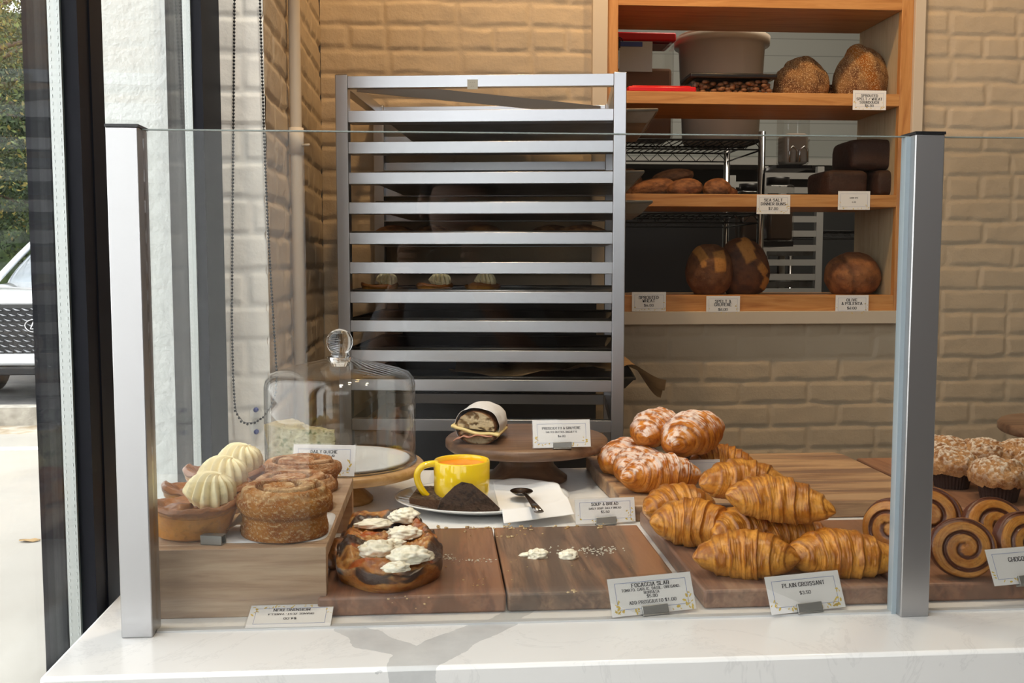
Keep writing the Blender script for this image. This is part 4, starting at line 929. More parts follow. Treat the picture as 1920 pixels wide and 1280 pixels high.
def swirl(parent, loc, h=.046, r=.031, n=13, tw=.42, c=(.86, .77, .50)):
    def f(U, V):
        a = V * 2 * PI; u = U
        R0 = r * np.sqrt(np.clip(1 - u ** 2.0, 0, 1)) ** 1.15 * (.86 + .14 * sm(0, .15, u))
        k = a * n / (2 * PI) + u * tw * n * .6 + .10 * np.sin(2 * a + seedk); rd = np.abs((k % 1) * 2 - 1); rib = rd ** .65
        R1 = R0 * (.74 + .34 * rib * sm(-.05, .12, u) * (1 - .25 * u)) * (1 + .06 * np.sin(3 * a + 1)); z = h * np.sin(u * PI / 2) + .002 * rib
        C = mixc(np.array(c) * np.array((.97, .93, .84)), c, rib)
        return st(R1 * np.cos(a + u * .7), R1 * np.sin(a + u * .7), z), C
    seedk = 1.3
    o = surf('cream_swirl', f, 60, 300, M['cream'], parent); o.location = loc; return o
tg_ = 'cream topped tarts on the riser'
t1 = thing('cream_tart', 'front cream tart with piped cream, nearest the left post', 'tart', (0, 0, 0), 0, tg_)
tart_shell(t1); sw = swirl(t1, (.014, .004, .040)); sw.rotation_euler = (R(10), R(20), .5); t1.scale = (.98, .80, .86)
t1.location = (ony(360, 962, 1.165).x, 1.170, RZT)
t2 = dup(t1, 'middle cream tart with piped cream, behind the front tart', (ony(386, 930, 1.25).x, 1.256, RZT), .12, (1.0, .80, .88))
t3 = dup(t1, 'rear cream tart with piped cream, furthest back on the riser', (ony(420, 890, 1.345).x, 1.348, RZT), -.15, (1.0, .82, .88))
for k, (px, Y_) in enumerate([(712, 2.47), (815, 2.45), (905, 2.47)]):
    v = ony(px, 540, Y_); t = dup(t1, 'cream tart on the rack tray, ' + ('left one beside the rack post', 'second from the left post', 'third, in the shade of the ledge')[k], (v.x, Y_, zr[7] - .008), .5 * k, (.85, .85, .75), 'cream tarts on the rack tray')
# ------------------------------------------------------------------ morning buns
def bun(seed, c1, c2, sugar):
    rS, H = .053, .066
    def f(U, V):
        a = V * 2 * PI; s = U
        top = s < .5; q = np.clip(s / .5, 0, 1); sp = (q * 2.2 - a / (2 * PI)) % 1.0
        d = np.minimum(sp, 1 - sp); groove = sm(.22, .0, d) * sm(.12, .3, q) * sm(1.05, .8, q)
        rt = rS * .98 * q; zt = H - .018 * groove + .006 * np.sin(np.clip(q, 0, 1) * PI) - .004 * (1 - q) - .010 * sm(.86, 1.0, q) ** 2
        w_ = np.clip((s - .5) / .42, 0, 1); zs = H - .010 - w_ * (H - .010); rs_ = rS * (1 - .10 * w_) * (1 + .055 * np.sin(np.clip((w_ - .0) * 1.0, 0, 1) * PI * 2.6) * (1 - w_ * .5))
        bt = np.clip((s - .92) / .08, 0, 1); r = np.where(top, rt, rs_ * (1 - bt)); z = np.where(top, zt, np.maximum(zs, 0))
        p = st(r * np.cos(a), r * np.sin(a), z); n = fbm(p * 55 + seed, 5, seed); g = fbm(p * 420, 2, seed + 2)
        r = r * (1 + .03 * n * (s > .3) + .006 * g); z = z + .0022 * n * top + .0010 * g * top
        C = mixc(c1, c2, sm(-.3, .4, n)); C = mixc(C, np.array(c2) * .5, groove * .85 * top); 
        C = mixc(C, sugar, sm(.15, .5, g) * .55 + .55 * top * sm(-.2, .4, fbm(p * 70, 3, seed + 5)) * (1 - groove))
        C = mixc(C, np.array(c2) * .45, sm(.10, .0, np.abs(w_ - .42)) * (~top) * .6)
        return st(r * np.cos(a) * 1.05, r * np.sin(a) * .98, z), C
    return f
bng = 'morning buns on the riser'
b = surf('morning_bun', bun(3, (.40, .18, .06), (.25, .09, .028), (.72, .55, .33)), 130, 220, M['crumb']); b.location = (ony(533, 960, 1.175).x, 1.178, RZT + .0012); b.rotation_euler = (0, 0, 2.2); b.scale = (1.03, 1.03, .82)
tag(b, 'front morning bun with golden crumbly sugar top, nearest the glass', 'bun', bng)
b = surf('morning_bun', bun(8, (.37, .17, .075), (.24, .09, .035), (.62, .45, .30)), 100, 170, M['crumb']); b.location = (ony(552, 940, 1.29).x, 1.290, RZT); b.rotation_euler = (0, 0, 1.2); b.scale = (1.0, 1.0, .64)
tag(b, 'middle morning bun directly behind the front one', 'bun', bng)
b = surf('morning_bun', bun(14, (.37, .17, .075), (.24, .09, .035), (.62, .45, .30)), 100, 170, M['crumb']); b.location = (ony(563, 900, 1.39).x, 1.402, RZT); b.rotation_euler = (0, 0, .6); b.scale = (1.0, 1.0, .64)
tag(b, 'rear morning bun beside the daily quiche card', 'bun', bng)
# ------------------------------------------------------------------ focaccia slab with burrata
def foc(U, V):
    a = V * 2 * PI; s = U
    q = np.clip(s / .55, 0, 1); L = np.sqrt(np.abs(np.cos(a) / .060) ** 3.0 + np.abs(np.sin(a) / .135) ** 3.0); R0 = 1 / (np.abs(np.cos(a) / .060) ** 3.2 + np.abs(np.sin(a) / .135) ** 3.2) ** (1 / 3.2)
    R0 = R0 * (1 + .05 * np.sin(3 * a + .6) + .045 * np.sin(7 * a) + .03 * np.sin(12 * a + 2))
    w_ = np.clip((s - .55) / .35, 0, 1); bt = np.clip((s - .9) / .1, 0, 1)
    r = np.where(s < .55, R0 * q * .97, R0 * (1 + .02 * np.sin(w_ * PI) - .05 * w_)) * (1 - bt)
    x0, y0 = r * np.cos(a), r * np.sin(a); x0 = x0 * (1.0 - 1.9 * y0); p = st(x0, y0, w_ * .03); n = fbm(p * 22, 4, 31); n2 = fbm(p * 70, 4, 37)
    H = .029 + .013 * n - .010 * sm(.75, 1, q) ** 2 + .006 * sm(.55, .85, q)
    H = H + .0025 * fbm(p * 210, 3, 39)
    z = np.where(s < .55, H, (.029 + .013 * n - .004) * (1 - w_)) + .0035 * n2 * (s < .7)
    z = np.maximum(z * (1 - bt), 0)
    n3 = fbm(p * 210, 3, 39); base = mixc((.46, .23, .085), (.30, .11, .03), sm(-.25, .3, n2)); base = mixc(base, (.62, .42, .20), sm(.12, .4, n3) * (s < .6) * .7); base = mixc(base, (.16, .05, .02), sm(-.1, -.4, n3) * .7)
    z_x = n3
    red = sm(.0, .35, fbm(p * 45, 3, 41)) * (s < .55); base = mixc(base, (.40, .08, .03), red * .75)
    ch = sm(.05, .25, fbm(p * 26, 4, 43) + .34 * sm(.62, 1, q) - .6 * sm(.30, .8, w_)) ; base = mixc(base, (.022, .014, .014), ch * .94)
    return st(x0, y0, z), base
fc = thing('focaccia_slab', 'charred focaccia slab topped with white burrata on the left board', 'focaccia', (-.066, 1.262, CT + TB), R(6))
fb_ = surf('focaccia_bread', foc, 150, 260, M['pastry'], fc)
def foc_part(name, sx, sy, h, seed, x, y, z):
    o = blob(name, (sx, sy, h), M['pastry'], fc, .16, 1.8, seed, (.30, .12, .04), (.03, .015, .012), n=(40, 56), flat=.4, cn=2.4); o.location = (x, y, z); return o
foc_part('charred_edge', .024, .040, .019, 52, -.064, -.005, .0)
bm = colmat('burrata_curd', .35, 80, .15, .001, coat=.2)
def curd(parent, x, y, z, sx, sy, h, seed, name='burrata'):
    o = blob(name, (sx, sy, h), bm, parent, .42, 2.6, seed, (.88, .85, .74), (.78, .74, .60), n=(44, 60), flat=.35); o.location = (x, y, z); return o
Rf = Matrix.Rotation(-R(6), 3, 'Z')
for k, (px, py, sx, sy, h) in enumerate([(757, 964, .020, .017, .012), (700, 976, .024, .010, .008), (757, 994, .021, .014, .010), (706, 1026, .022, .016, .012), (738, 1014, .016, .010, .008), (768, 1038, .025, .017, .012), (742, 1056, .015, .010, .007)]):
    v = onz(px, py + 6, CT + TB + .033); l = Rf @ (v - fc.location); curd(fc, l.x, l.y, .029, sx, sy, h, 60 + k)
# burrata left on the right board and crumbs
for k, (px, py, sx, sy, h, lab) in enumerate([(1008, 1044, .013, .010, .008, 'left white burrata dollop on the striped board'), (1066, 1045, .012, .011, .008, 'right white burrata dollop on the striped board')]):
    v = onz(px, py, CT + TB); o = curd(None, v.x, v.y, CT + TB - .0005, sx, sy, h, 70 + k, 'burrata_dollop'); tag(o, lab, 'cheese', 'burrata dollops on the board')
o = curd(None, *onz(990, 1041, CT + TB), .012, .005, .003, 75, 'burrata_smear'); o.rotation_euler = (0, 0, .2); tag(o, 'thin white cheese smear left of the dollops', 'cheese')
def crumbs(label, spots, n, seed, m, spread, smin, smax, zz, cat='crumbs'):
    rg = np.random.default_rng(seed); P = []
    for k in range(n):
        px, py = spots[rg.integers(len(spots))]; v = onz(px + rg.normal() * spread, py + rg.normal() * spread * .25, zz); P.append([v.x, v.y, zz + .0007])
    P = np.array(P); s = rg.uniform(smin, smax, n)[:, None, None]; arr3 = arr * np.array([1.2, .9, .7])
    V = (P[:, None] + arr3[None] * s * rg.uniform(.6, 1.3, (n, 1, 3)) + rg.normal(size=(n, len(arr), 3)) * s * .15)
    V[..., 2] = np.maximum(V[..., 2], zz)
    o = npmesh('crumbs', V.reshape(-1, 3), (np.arange(n)[:, None, None] * len(arr) + np.array(fa)[None]).reshape(-1, 4), m); o['kind'] = 'stuff'; return tag(o, label, cat)
cm = mat('crumb_gold', (.62, .40, .18), .8, c2=(.75, .60, .36), ns=60); cwm = mat('crumb_white', (.82, .78, .66), .7)
crumbs('pale golden bread crumbs scattered along the rear of the boards', [(950, 988), (965, 990), (985, 992), (1060, 987), (880, 990), (830, 988), (1125, 988), (1000, 1002), (955, 1006), (920, 992), (1066, 1108)], 60, 3, cm, 9, .0010, .0026, CT + TB)
crumbs('tiny white cheese flecks scattered between the dollops and card', [(1030, 1032), (1095, 1032), (1110, 1038), (1130, 1030), (1140, 1031)], 90, 4, cwm, 14, .0006, .0015, CT + TB)
crumbs('white flecks on the focaccia board right of the slab', [(890, 1052), (905, 1050), (835, 1045), (845, 1048)], 90, 5, cwm, 9, .0004, .0011, CT + TB)
crumbs('a few stray crumbs across both front boards', [(840, 1060), (880, 1000), (950, 1050), (900, 1090), (1100, 1060), (1190, 1058), (760, 1130), (1020, 1090)], 36, 6, cm, 30, .0005, .0013, CT + TB)
fl_ = blob('flake', (.005, .004, .002), M['pastry'], None, .3, 2, 9, (.75, .42, .08), (.30, .1, .03), n=(10, 14)); fl_.location = onz(1250, 1035, CT); tag(fl_, 'golden pastry flake on the counter between boards', 'crumb')
# ------------------------------------------------------------------ croissants
def croissant(name, L, Rr, bend, seed, sugar=0, N=5.0, tilt=0, c_hi=(.68, .33, .09), c_lo=(.36, .13, .030), c_edge=(.22, .065, .015), asym=0):
    def f(U, V):
        t = U * 2 - 1; a = V * 2 * PI; tt = np.abs(t)
        env = (1 - tt ** 1.9) ** .72 * (1 + .10 * asym * t)
        env = np.maximum(env, .20 * sm(1.0, .93, tt))
        k_ = tt * N + .42 * np.sin(a + seed) * np.sign(t) + .14 * fbm(st(np.cos(a) * 1.5, np.sin(a) * 1.5, t * 3), 2, seed)
        fr_ = k_ - np.floor(k_); amp = .16 * sm(.04, .16, tt)
        step = amp * ((fr_ ** 1.6) - .5) * sm(1.0, .93, fr_)
        r = Rr * env * (1 + step)
        rho = L / (2 * bend); th = t * bend * 1.0
        cx = rho * np.sin(th); cy = rho * (np.cos(th) - 1) * 1.0
        p = st(t * 2.6, np.cos(a) * .8, np.sin(a) * .8)
        n = fbm(p * 2.2 + seed * 3.1, 4, seed); fine = vn(st(k_ * 16, a * 1.6, t * 0 + seed), seed + 3); fine2 = vn(st(k_ * 34, a * 3.0, t * 0 + seed), seed + 4)
        r = r * (1 + .07 * n + .020 * fine + .010 * fine2)
        nx, ny = np.sin(th), np.cos(th); ca, sa = np.cos(a), np.sin(a)
        x = cx + nx * r * ca; y = cy + ny * r * ca; z = r * sa * .86
        zl = -Rr * .62; z = np.where(z < zl, zl + (z - zl) * .15, z) - zl * 1.0
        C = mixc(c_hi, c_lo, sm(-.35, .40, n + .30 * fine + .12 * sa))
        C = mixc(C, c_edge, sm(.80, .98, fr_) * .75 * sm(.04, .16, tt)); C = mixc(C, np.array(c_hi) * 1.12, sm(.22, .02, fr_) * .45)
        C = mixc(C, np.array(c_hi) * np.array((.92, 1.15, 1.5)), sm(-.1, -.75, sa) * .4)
        bl = sm(.25, .5, fbm(st(x * 60, y * 60, z * 60), 3, seed + 6)); C = mixc(C, c_edge, bl * .4)
        if sugar:
            g = fbm(st(x * 130, y * 130, z * 130), 3, seed + 8); m_ = sm(.05, .9, sa + .25 * n) * sm(-.25, .3, g + .35 * fine) * sugar; C = mixc(C, (.80, .72, .66), m_)
        return st(x, y, z), C
    return surf(name, f, 150, 110, M['pastry'] if not sugar else M['almond'])
M['almond'] = colmat('sugared_pastry', .6, 400, .45, .0012, coat=.0)
def setc(o, px, py, Y, z, rz, label, cat, grp, rx=0, ry=0, s=1):
    v = ony(px, py, Y); o.location = (v.x, Y, z); o.rotation_euler = (rx, ry, rz); o.scale = (s,) * 3; return tag(o, label, cat, grp)
pg = 'plain croissants on the front board'; Z0 = CT + TB
# (label, px centre, Y, z lift, rz, length, radius, bend, tilt x, tilt y)
PC = [('front plain croissant behind its own price card, left of two', 1396, 1.162, 0, -.12, .132, .036, .45, 0, 0),
      ('plain croissant at the front right, next to the right post', 1580, 1.155, 0, -.24, .142, .036, .45, 0, 0),
      ('plain croissant at the left edge, overlapped by its neighbour', 1266, 1.415, 0, .35, .125, .036, .5, 0, 0),
      ('broad plain croissant in the left middle of the pile', 1306, 1.292, .002, -.55, .128, .040, .7, 0, 0),
      ('plain croissant with torn layers in the middle of the pile', 1392, 1.265, .003, .35, .110, .036, .6, 0, 0),
      ('shaded plain croissant in the gap under the top ones', 1480, 1.255, 0, -.15, .120, .032, .5, 0, 0),
      ('upper plain croissant at the back of the top pair', 1385, 1.335, .052, .05, .130, .036, .5, 0, .02),
      ('large glossy plain croissant lying on top of the pile', 1458, 1.235, .048, -.36, .142, .037, .45, 0, .10)]
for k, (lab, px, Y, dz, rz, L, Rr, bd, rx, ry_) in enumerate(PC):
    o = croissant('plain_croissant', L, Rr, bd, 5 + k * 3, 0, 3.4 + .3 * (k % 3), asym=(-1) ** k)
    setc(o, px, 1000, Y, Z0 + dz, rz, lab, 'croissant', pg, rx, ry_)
ag = 'sugar dusted croissants on the rear board'; Z1 = CT + .026
ah, al_, ae = (.52, .22, .07), (.32, .10, .028), (.17, .05, .015)
AC = [('front sugar dusted croissant, lowest of the sugared pile', 1234, 1.585, 0, .12, .145, .042, .55, 0, 0),
      ('left middle sugar dusted croissant behind the front one', 1200, 1.665, 0, .75, .125, .040, .6, 0, 0),
      ('leftmost sugar dusted croissant at the rough board edge', 1166, 1.735, 0, .9, .13, .040, .6, 0, 0),
      ('topmost left sugar dusted croissant on the sugared pile', 1232, 1.71, .058, .80, .130, .040, .55, 0, -.1),
      ('topmost right sugar dusted croissant, largest of the pile', 1297, 1.655, .053, .62, .145, .045, .5, 0, -.15)]
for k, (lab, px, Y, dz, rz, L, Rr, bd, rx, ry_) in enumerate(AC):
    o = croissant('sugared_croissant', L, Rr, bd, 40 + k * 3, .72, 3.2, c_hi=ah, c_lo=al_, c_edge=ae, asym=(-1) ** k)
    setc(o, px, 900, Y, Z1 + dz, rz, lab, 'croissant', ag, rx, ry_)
o = croissant('rear_croissant', .12, .036, .5, 77, 0, 5); setc(o, 1352, 880, 1.70, Z1, -.25, 'golden unsugared croissant half hidden behind the plain pile', 'croissant', None)
o = blob('dark_pastry', (.035, .03, .022), M['crumb'], None, .1, 2, 78, (.10, .07, .07), (.05, .035, .035)); o.location = (ony(1305, 870, 1.665).x, 1.72, Z1); tag(o, 'small dark pastry in the shade under the sugared croissants', 'pastry')
# ------------------------------------------------------------------ chocolate swirls
def choc(seed):
    Rr, T = .052, .034; turns = 2.45
    def f(U, V):
        a = V * 2 * PI; s = U * 2 - 1                     # front face -1..0, back face 0..1
        q = 1 - np.abs(s); q = 1 - q                       # 0 rim ... 
        q = 1 - (1 - np.abs(np.abs(U * 2 - 1)))            # |s|
        rr = np.sin(np.clip(U, 0, 1) * PI); q = np.clip(rr, 0, 1) ** .62
        r = Rr * q; front = U < .5; sp = (q * turns - a / (2 * PI) * np.where(front, 1, -1)) % 1.0
        d = np.minimum(sp, 1 - sp); n = fbm(st(r * np.cos(a) * 40, r * np.sin(a) * 40, U * 3), 3, seed)
        dome = np.cos(np.clip(U, 0, 1) * PI); zz = np.sign(dome) * np.abs(dome) ** .55 * T / 2
        g = sm(.18, .0, d) * sm(.05, .2, q) * sm(1.0, .9, q); zz = zz * (1 - .22 * g) + .0012 * n
        str_ = vn(st(q * 60, a * 2, U * 0), seed + 2)
        C = mixc((.52, .26, .085), (.38, .15, .04), sm(-.4, .5, n + .5 * str_))
        band = sm(.22, .15, d + .03 * n) * sm(.10, .2, q); C = mixc(C, (.085, .024, .014), band * .95)
        C = mixc(C, (.085, .024, .014), sm(.93, .98, q) * sm(-.2, .2, np.sin(a * 1.0 + seed)) )
        return st(r * np.cos(a), r * np.sin(a) * .93, zz), C
    return f
cg_ = 'chocolate swirls beyond the right post'
for k, (px, py, Y, z, rx, rz, sc_, lab) in enumerate([
        (1804, 1040, 1.128, Z0 + .036, R(76), R(-12), .74, 'front chocolate swirl standing just right of the post'),
        (1866, 1000, 1.205, Z0 + .036, R(58), R(4), .86, 'larger chocolate swirl leaning behind the front one'),
        (1918, 1040, 1.140, Z0 + .037, R(70), R(10), .78, 'chocolate swirl behind its price card at the photo edge'),
        (1676, 1000, 1.215, Z0 + .037, R(78), R(-55), .80, 'chocolate swirl standing sideways left of the post'),
        (1738, 1000, 1.26, Z0 + .038, R(70), R(-20), .86, 'chocolate swirl mostly hidden behind the post')]):
    o = surf('chocolate_swirl', choc(80 + k), 110, 180, M['pastry']); v = ony(px, py, Y); o.location = (v.x, Y, z); o.rotation_euler = (rx, 0, rz); o.scale = (sc_,) * 3; tag(o, lab, 'pastry', cg_)
# ------------------------------------------------------------------ muffins
def muffin():
    t = thing('crumb_muffin', '', 'muffin', (0, 0, 0), 0, 'crumb topped muffins on the right board')
    def cup(U, V):
        a = V * 2 * PI; r = .026 + .009 * U + .0009 * np.sign(np.sin(a * 34)) * np.abs(np.sin(a * 34)) ** .6; return st(r * np.cos(a), r * np.sin(a), U * .042)
    surf('paper_cup', cup, 6, 240, mat('dark_paper_cup', (.035, .014, .010), .6), t)
    MB().lathe([(.0, .001), (.026, .001)], 40, cap=False).obj('cup_base', bpy.data.materials['dark_paper_cup'], t)
    def top(U, V):
        a = V * 2 * PI; th = U * PI * .60; rr = .045 * np.sin(th) ** .8 * (1 + .06 * np.sin(3 * a + 1)); z = .036 + .030 * np.cos(th) + .012 * (U < .0)
        p = st(rr * np.cos(a), rr * np.sin(a), z); n = fbm(p * 75, 4, 91); g = fbm(p * 240, 3, 92); rr = rr * (1 + .09 * n); z = z + .0065 * n + .0022 * g
        C = mixc((.46, .26, .13), (.26, .11, .045), sm(-.3, .4, n)); C = mixc(C, (.78, .68, .56), sm(-.15, .35, g + .3 * n) * sm(1.0, .3, U) * .9)
        return st(rr * np.cos(a), rr * np.sin(a), z), C
    surf('crumb_top', top, 80, 150, M['crumb'], t); return t
mf = muffin(); mf['label'] = 'front crumb topped muffin in a dark paper cup, fully visible'
mf.location = (ony(1872, 940, 1.50).x, 1.500, Z0)
for (px, Y, lab, a) in ((1784, 1.595, 'crumb muffin left of the front one beside the post', 1.0), (1958, 1.57, 'crumb muffin right of the front one at the photo edge', 2.0), (1770, 1.70, 'crumb muffin at the rear left beside the post', 3.0),
                      (1838, 1.67, 'crumb muffin in the middle of the rear row', 4.0), (1908, 1.655, 'crumb muffin at the right of the rear row', 5.0)):
    dup(mf, lab, (ony(px, 900, Y).x, Y, Z0), a, 1)
# ------------------------------------------------------------------ cake stand with glass dome
sw1 = wood('light_stand_wood', (.46, .27, .11), (.54, .34, .16), (.34, .18, .07), 'x', .9, .4, .05, .3)
sw2 = wood('walnut_stand_wood', (.155, .085, .050), (.22, .125, .072), (.075, .040, .025), 'x', .55, .38, .05, .5)
S1 = Vector((ony(640, 860, 1.66).x, 1.66, 0)); s1top = .066
def stand(label, loc, r, h, th, m, grp, foot=.055, neck=.030):
    t = thing('cake_stand', label, 'cake stand', loc, 0, grp)
    MB().lathe([(0, h - th), (r - .004, h - th), (r, h - th + .004), (r, h - .004), (r - .004, h), (0, h)], 96).obj('stand_plate', m, t)
    MB().lathe([(0, 0), (foot, 0), (foot, .006), (foot * .86, .013), (neck * 1.05, .028), (neck, h * .6), (neck * 1.25, h - th - .006), (neck * 1.5, h - th - .0002), (0, h - th - .0002)], 64).obj('pedestal', m, t); return t
stand('light wooden cake stand under the clear glass dome', (S1.x, S1.y, CT), .138, s1top, .016, sw1, 'wooden cake stands', .052, .026)
zt1 = CT + s1top
pl = MB().lathe([(0, 0), (.100, 0), (.112, .003), (.113, .006), (.110, .007), (.098, .0045), (0, .0045)], 96); pt = pl.obj('white_plate', mat('paper_white_plate', (.74, .75, .76), .35), None); pt.location = (S1.x + .002, S1.y, zt1); tag(pt, 'flat round white plate under the glass dome', 'plate')
# quiche wedge
def quiche():
    t = thing('quiche_slice', 'wedge of pale herb quiche under the glass dome', 'quiche', (ony(570, 830, 1.62).x + .002, 1.625, zt1 + .0048), R(-30))
    Lq, Hq = .105, .060
    def side(U, V):
        # closed loop outline of the wedge, rows up the height
        seg = V * 4; ang = R(34)
        tipx, tipy = Lq * .55, 0; 
        P = [(tipx, 0), (-Lq * .45, -Lq * math.tan(ang / 2) * 1.0), (-Lq * .53, 0), (-Lq * .45, Lq * math.tan(ang / 2))]
        k = np.floor(seg).astype(int) % 4; f_ = seg - np.floor(seg); PX = np.array([q[0] for q in P]); PY_ = np.array([q[1] for q in P])
        x = PX[k] * (1 - f_) + PX[(k + 1) % 4] * f_; y = PY_[k] * (1 - f_) + PY_[(k + 1) % 4] * f_
        u = np.clip(U / .5, 0, 1); cl = np.clip((U - .5) / .5, 0, 1); back = sm(-.2, -.45, x / Lq)
        fl = 1 + back * .16 * u
        x, y = x * fl * (1 - cl), y * fl * (1 - cl); z = Hq * u + .006 * back * u
        p = st(x, y, z); n = fbm(p * 90, 4, 95); n2 = fbm(p * 260, 3, 96)
        C = mixc((.78, .72, .46), (.66, .58, .32), sm(-.3, .4, n)); herb = sm(.22, .34, fbm(p * 150, 3, 97)); C = mixc(C, (.16, .22, .06), herb * .75)
        C = mixc(C, (.50, .33, .12), back * .8 * sm(-.2, .2, n + .3)); C = mixc(C, (.60, .44, .16), sm(.4, 1, cl + .2) * .55 + sm(.93, 1, u) * .35)
        C = mixc(C, (.52, .36, .15), sm(.12, .0, u) * .8)
        return st(x + .0016 * n, y + .0022 * n + .0010 * n2, z + .0022 * n * (U > .48)), C
    surf('quiche_wedge', side, 90, 240, M['sponge'], t); return t
quiche()
# glass dome
dm = thing('glass_dome', 'clear glass cake dome with round knob covering the quiche', 'cake dome', (S1.x, S1.y, zt1 + .0004))
zsh = ony(640, 716, 1.60).z - zt1; zc_ = ony(640, 676, 1.66).z - zt1; kz = ony(640, 641, 1.66).z - zt1
Ro = .1245
outer = [(Ro, 0), (Ro, zsh * .5), (Ro - .0005, zsh - .012), (Ro - .003, zsh - .002), (Ro - .010, zsh + .007), (Ro - .022, zsh + .012), (Ro * .55, zc_ - .007), (.034, zc_ + .001), (.021, zc_ + .006)]
inner = [(r_ - .0032 if i > 0 else r_ - .0032, z_ - (0 if z_ < .05 else .0032)) for i, (r_, z_) in enumerate(outer)][::-1]
MB().lathe(outer + [(.016, zc_ + .006)], 128, cap=False).obj('dome_wall', M['dome'], dm)
dd_ = MB().lathe([(.0, zc_ + .001)] + inner, 128, cap=False).obj('dome_inner_wall', M['dome'], dm)
MB().lathe([(Ro - .0030, .0), (Ro + .0008, .0), (Ro + .0018, .0025), (Ro + .0008, .005), (Ro - .0030, .0045), (Ro - .0030, .0)], 128, cap=False).obj('dome_rim', M['solidglass'], dm)
MB().lathe([(0, zc_ + .0015), (.021, zc_ + .0062), (.0135, kz - .040), (.0125, kz - .030), (.0150, kz - .022), (.0135, kz - .0195), (.0170, kz - .0145), (.0205, kz - .008), (.0218, kz), (.0205, kz + .008), (.0165, kz + .0150), (.010, kz + .0195), (0, kz + .0218)], 64).obj('knob', M['solidglass'], dm)
# ------------------------------------------------------------------ second stand, sandwich
S2 = Vector((ony(987, 830, 1.81).x, 1.838, 0)); h2 = .079
stand('walnut cake stand holding the wrapped sandwich, right of the dome', (S2.x, S2.y - .03, CT), .149, h2, .019, sw2, 'wooden cake stands', .075, .048)
zt2 = CT + h2; Y2 = S2.y - .03
sd = thing('sandwich', 'prosciutto and gruyere baguette sandwich wrapped in white paper', 'sandwich', (ony(893, 830, 1.72).x, 1.735, zt2), R(-14))
def half(U, V, up):
    # baguette half: rows along length (y), open cut face to the front
    a = V * PI * 2; r = .034; L = .11
    y = np.clip((U - .12) / .76, 0, 1) * L; sc_ = np.where(U < .12, U / .12, np.where(U > .88, (1 - U) / .12, 1))
    x = np.cos(a) * r * sc_; z = np.maximum(np.sin(a), -.12) * (.028 if up else .020) * sc_; p = st(x, y, z); n = fbm(p * 90, 4, 101 + up)
    cut = U < .12; holes = sm(.12, .3, fbm(st(x * 150, y * 0, z * 190), 3, 104 + up))
    C = mixc((.46, .21, .07), (.28, .10, .03), sm(-.3, .3, n)); C = mixc(C, mixc((.86, .68, .42), (.45, .28, .13), holes), cut * (sc_ < .93))
    y = y + .004 * holes * cut; return st(x * (1 + .04 * n), y, z * (1 + .06 * n)), C
ub = surf('upper_bread', lambda U, V: half(U, V, 1), 100, 120, M['sponge'], sd); ub.location = (0, 0, .030); ub.rotation_euler = (0, R(6), 0)
lb_ = surf('lower_bread', lambda U, V: half(U, V, 0), 90, 120, M['sponge'], sd); lb_.location = (.002, .003, .0185); lb_.rotation_euler = (0, PI + R(4), 0)
chz = surf('cheese_slice', lambda U, V: st((U - .5) * .086, -.008 + V * .09, .0255 - .012 * (U - .4) + .002 * np.sin(U * 9) + .004 * sm(.15, 0, U)), 30, 8, mat('gruyere', (.76, .60, .26), .4), sd, wrap=False)
sl = chz.modifiers.new('thick', 'SOLIDIFY'); sl.thickness = .004
hm = surf('ham_slice', lambda U, V: st((U - .5) * .07 - .004, -.010 + V * .08, .0175 + .005 * np.sin(U * 12) * (1 - U) - .010 * sm(.3, .12, U)), 40, 8, mat('prosciutto', (.50, .18, .10), .45, c2=(.60, .32, .22), ns=90), sd, wrap=False); hm.modifiers.new('thick', 'SOLIDIFY').thickness = .002
def wrapf(U, V):
    a = -PI * .28 + V * PI * 1.56; r = .0415 + .003 * fbm(st(U * 5, V * 9, U * 0), 3, 110) ; y = .012 + U * .115; r = r * (1 - .25 * sm(.6, 1, U))
    return st(np.cos(a) * r, y - .012 * np.sin(V * PI) ** 2 * (1 - U), np.maximum(.030 + np.sin(a) * r * .86, .0015))
wp = surf('paper_wrap', wrapf, 30, 60, M['wax'], sd, wrap=False); wp.modifiers.new('thick', 'SOLIDIFY').thickness = .0006
# far right dark stand edge
e3 = ony(1881, 800, 1.74); t = stand('dark walnut stand edge jutting in at the far right', (e3.x + .15, 1.72, Z0), .15, e3.z - Z0 + .006, .018, sw2, 'wooden cake stands', .075, .045)
# ------------------------------------------------------------------ soup plate set
PLX, PLY = ony(905, 950, 1.60).x, 1.605
plate = MB().lathe([(0, .002), (.085, .002), (.095, .004), (.128, .013), (.141, .0175), (.143, .0185), (.1425, .0200), (.139, .0195), (.125, .0155), (.092, .0075), (.083, .0062), (0, .0062)], 120, sx=1.0, sy=.80); po_ = plate.obj('oval_plate', M['white']); po_.location = (PLX, PLY, CT)
tag(po_, 'oval white plate carrying the yellow mug, rye bread and napkin', 'plate')
zp = CT + .0064
mg = thing('soup_mug', 'bright yellow mug of orange soup on the oval plate', 'mug', (ony(866, 900, 1.592).x, 1.594, zp))
mh = ony(866, 862, 1.59).z - zp; mr = .0455
MB().lathe([(0, .003), (.030, .003), (.030, 0), (.0335, 0), (.037, .004), (.0415, .013), (.0455, .026), (mr, .040), (mr, mh - .002), (mr - .0015, mh), (mr - .0035, mh - .001), (mr - .0045, mh - .006), (mr - .005, .03), (.035, .010), (0, .008)], 96).obj('mug_body', M['yellow'], mg)
MB().lathe([(0, mh - .008), (mr - .0049, mh - .008)], 64, cap=False).obj('soup', M['soup'], mg)
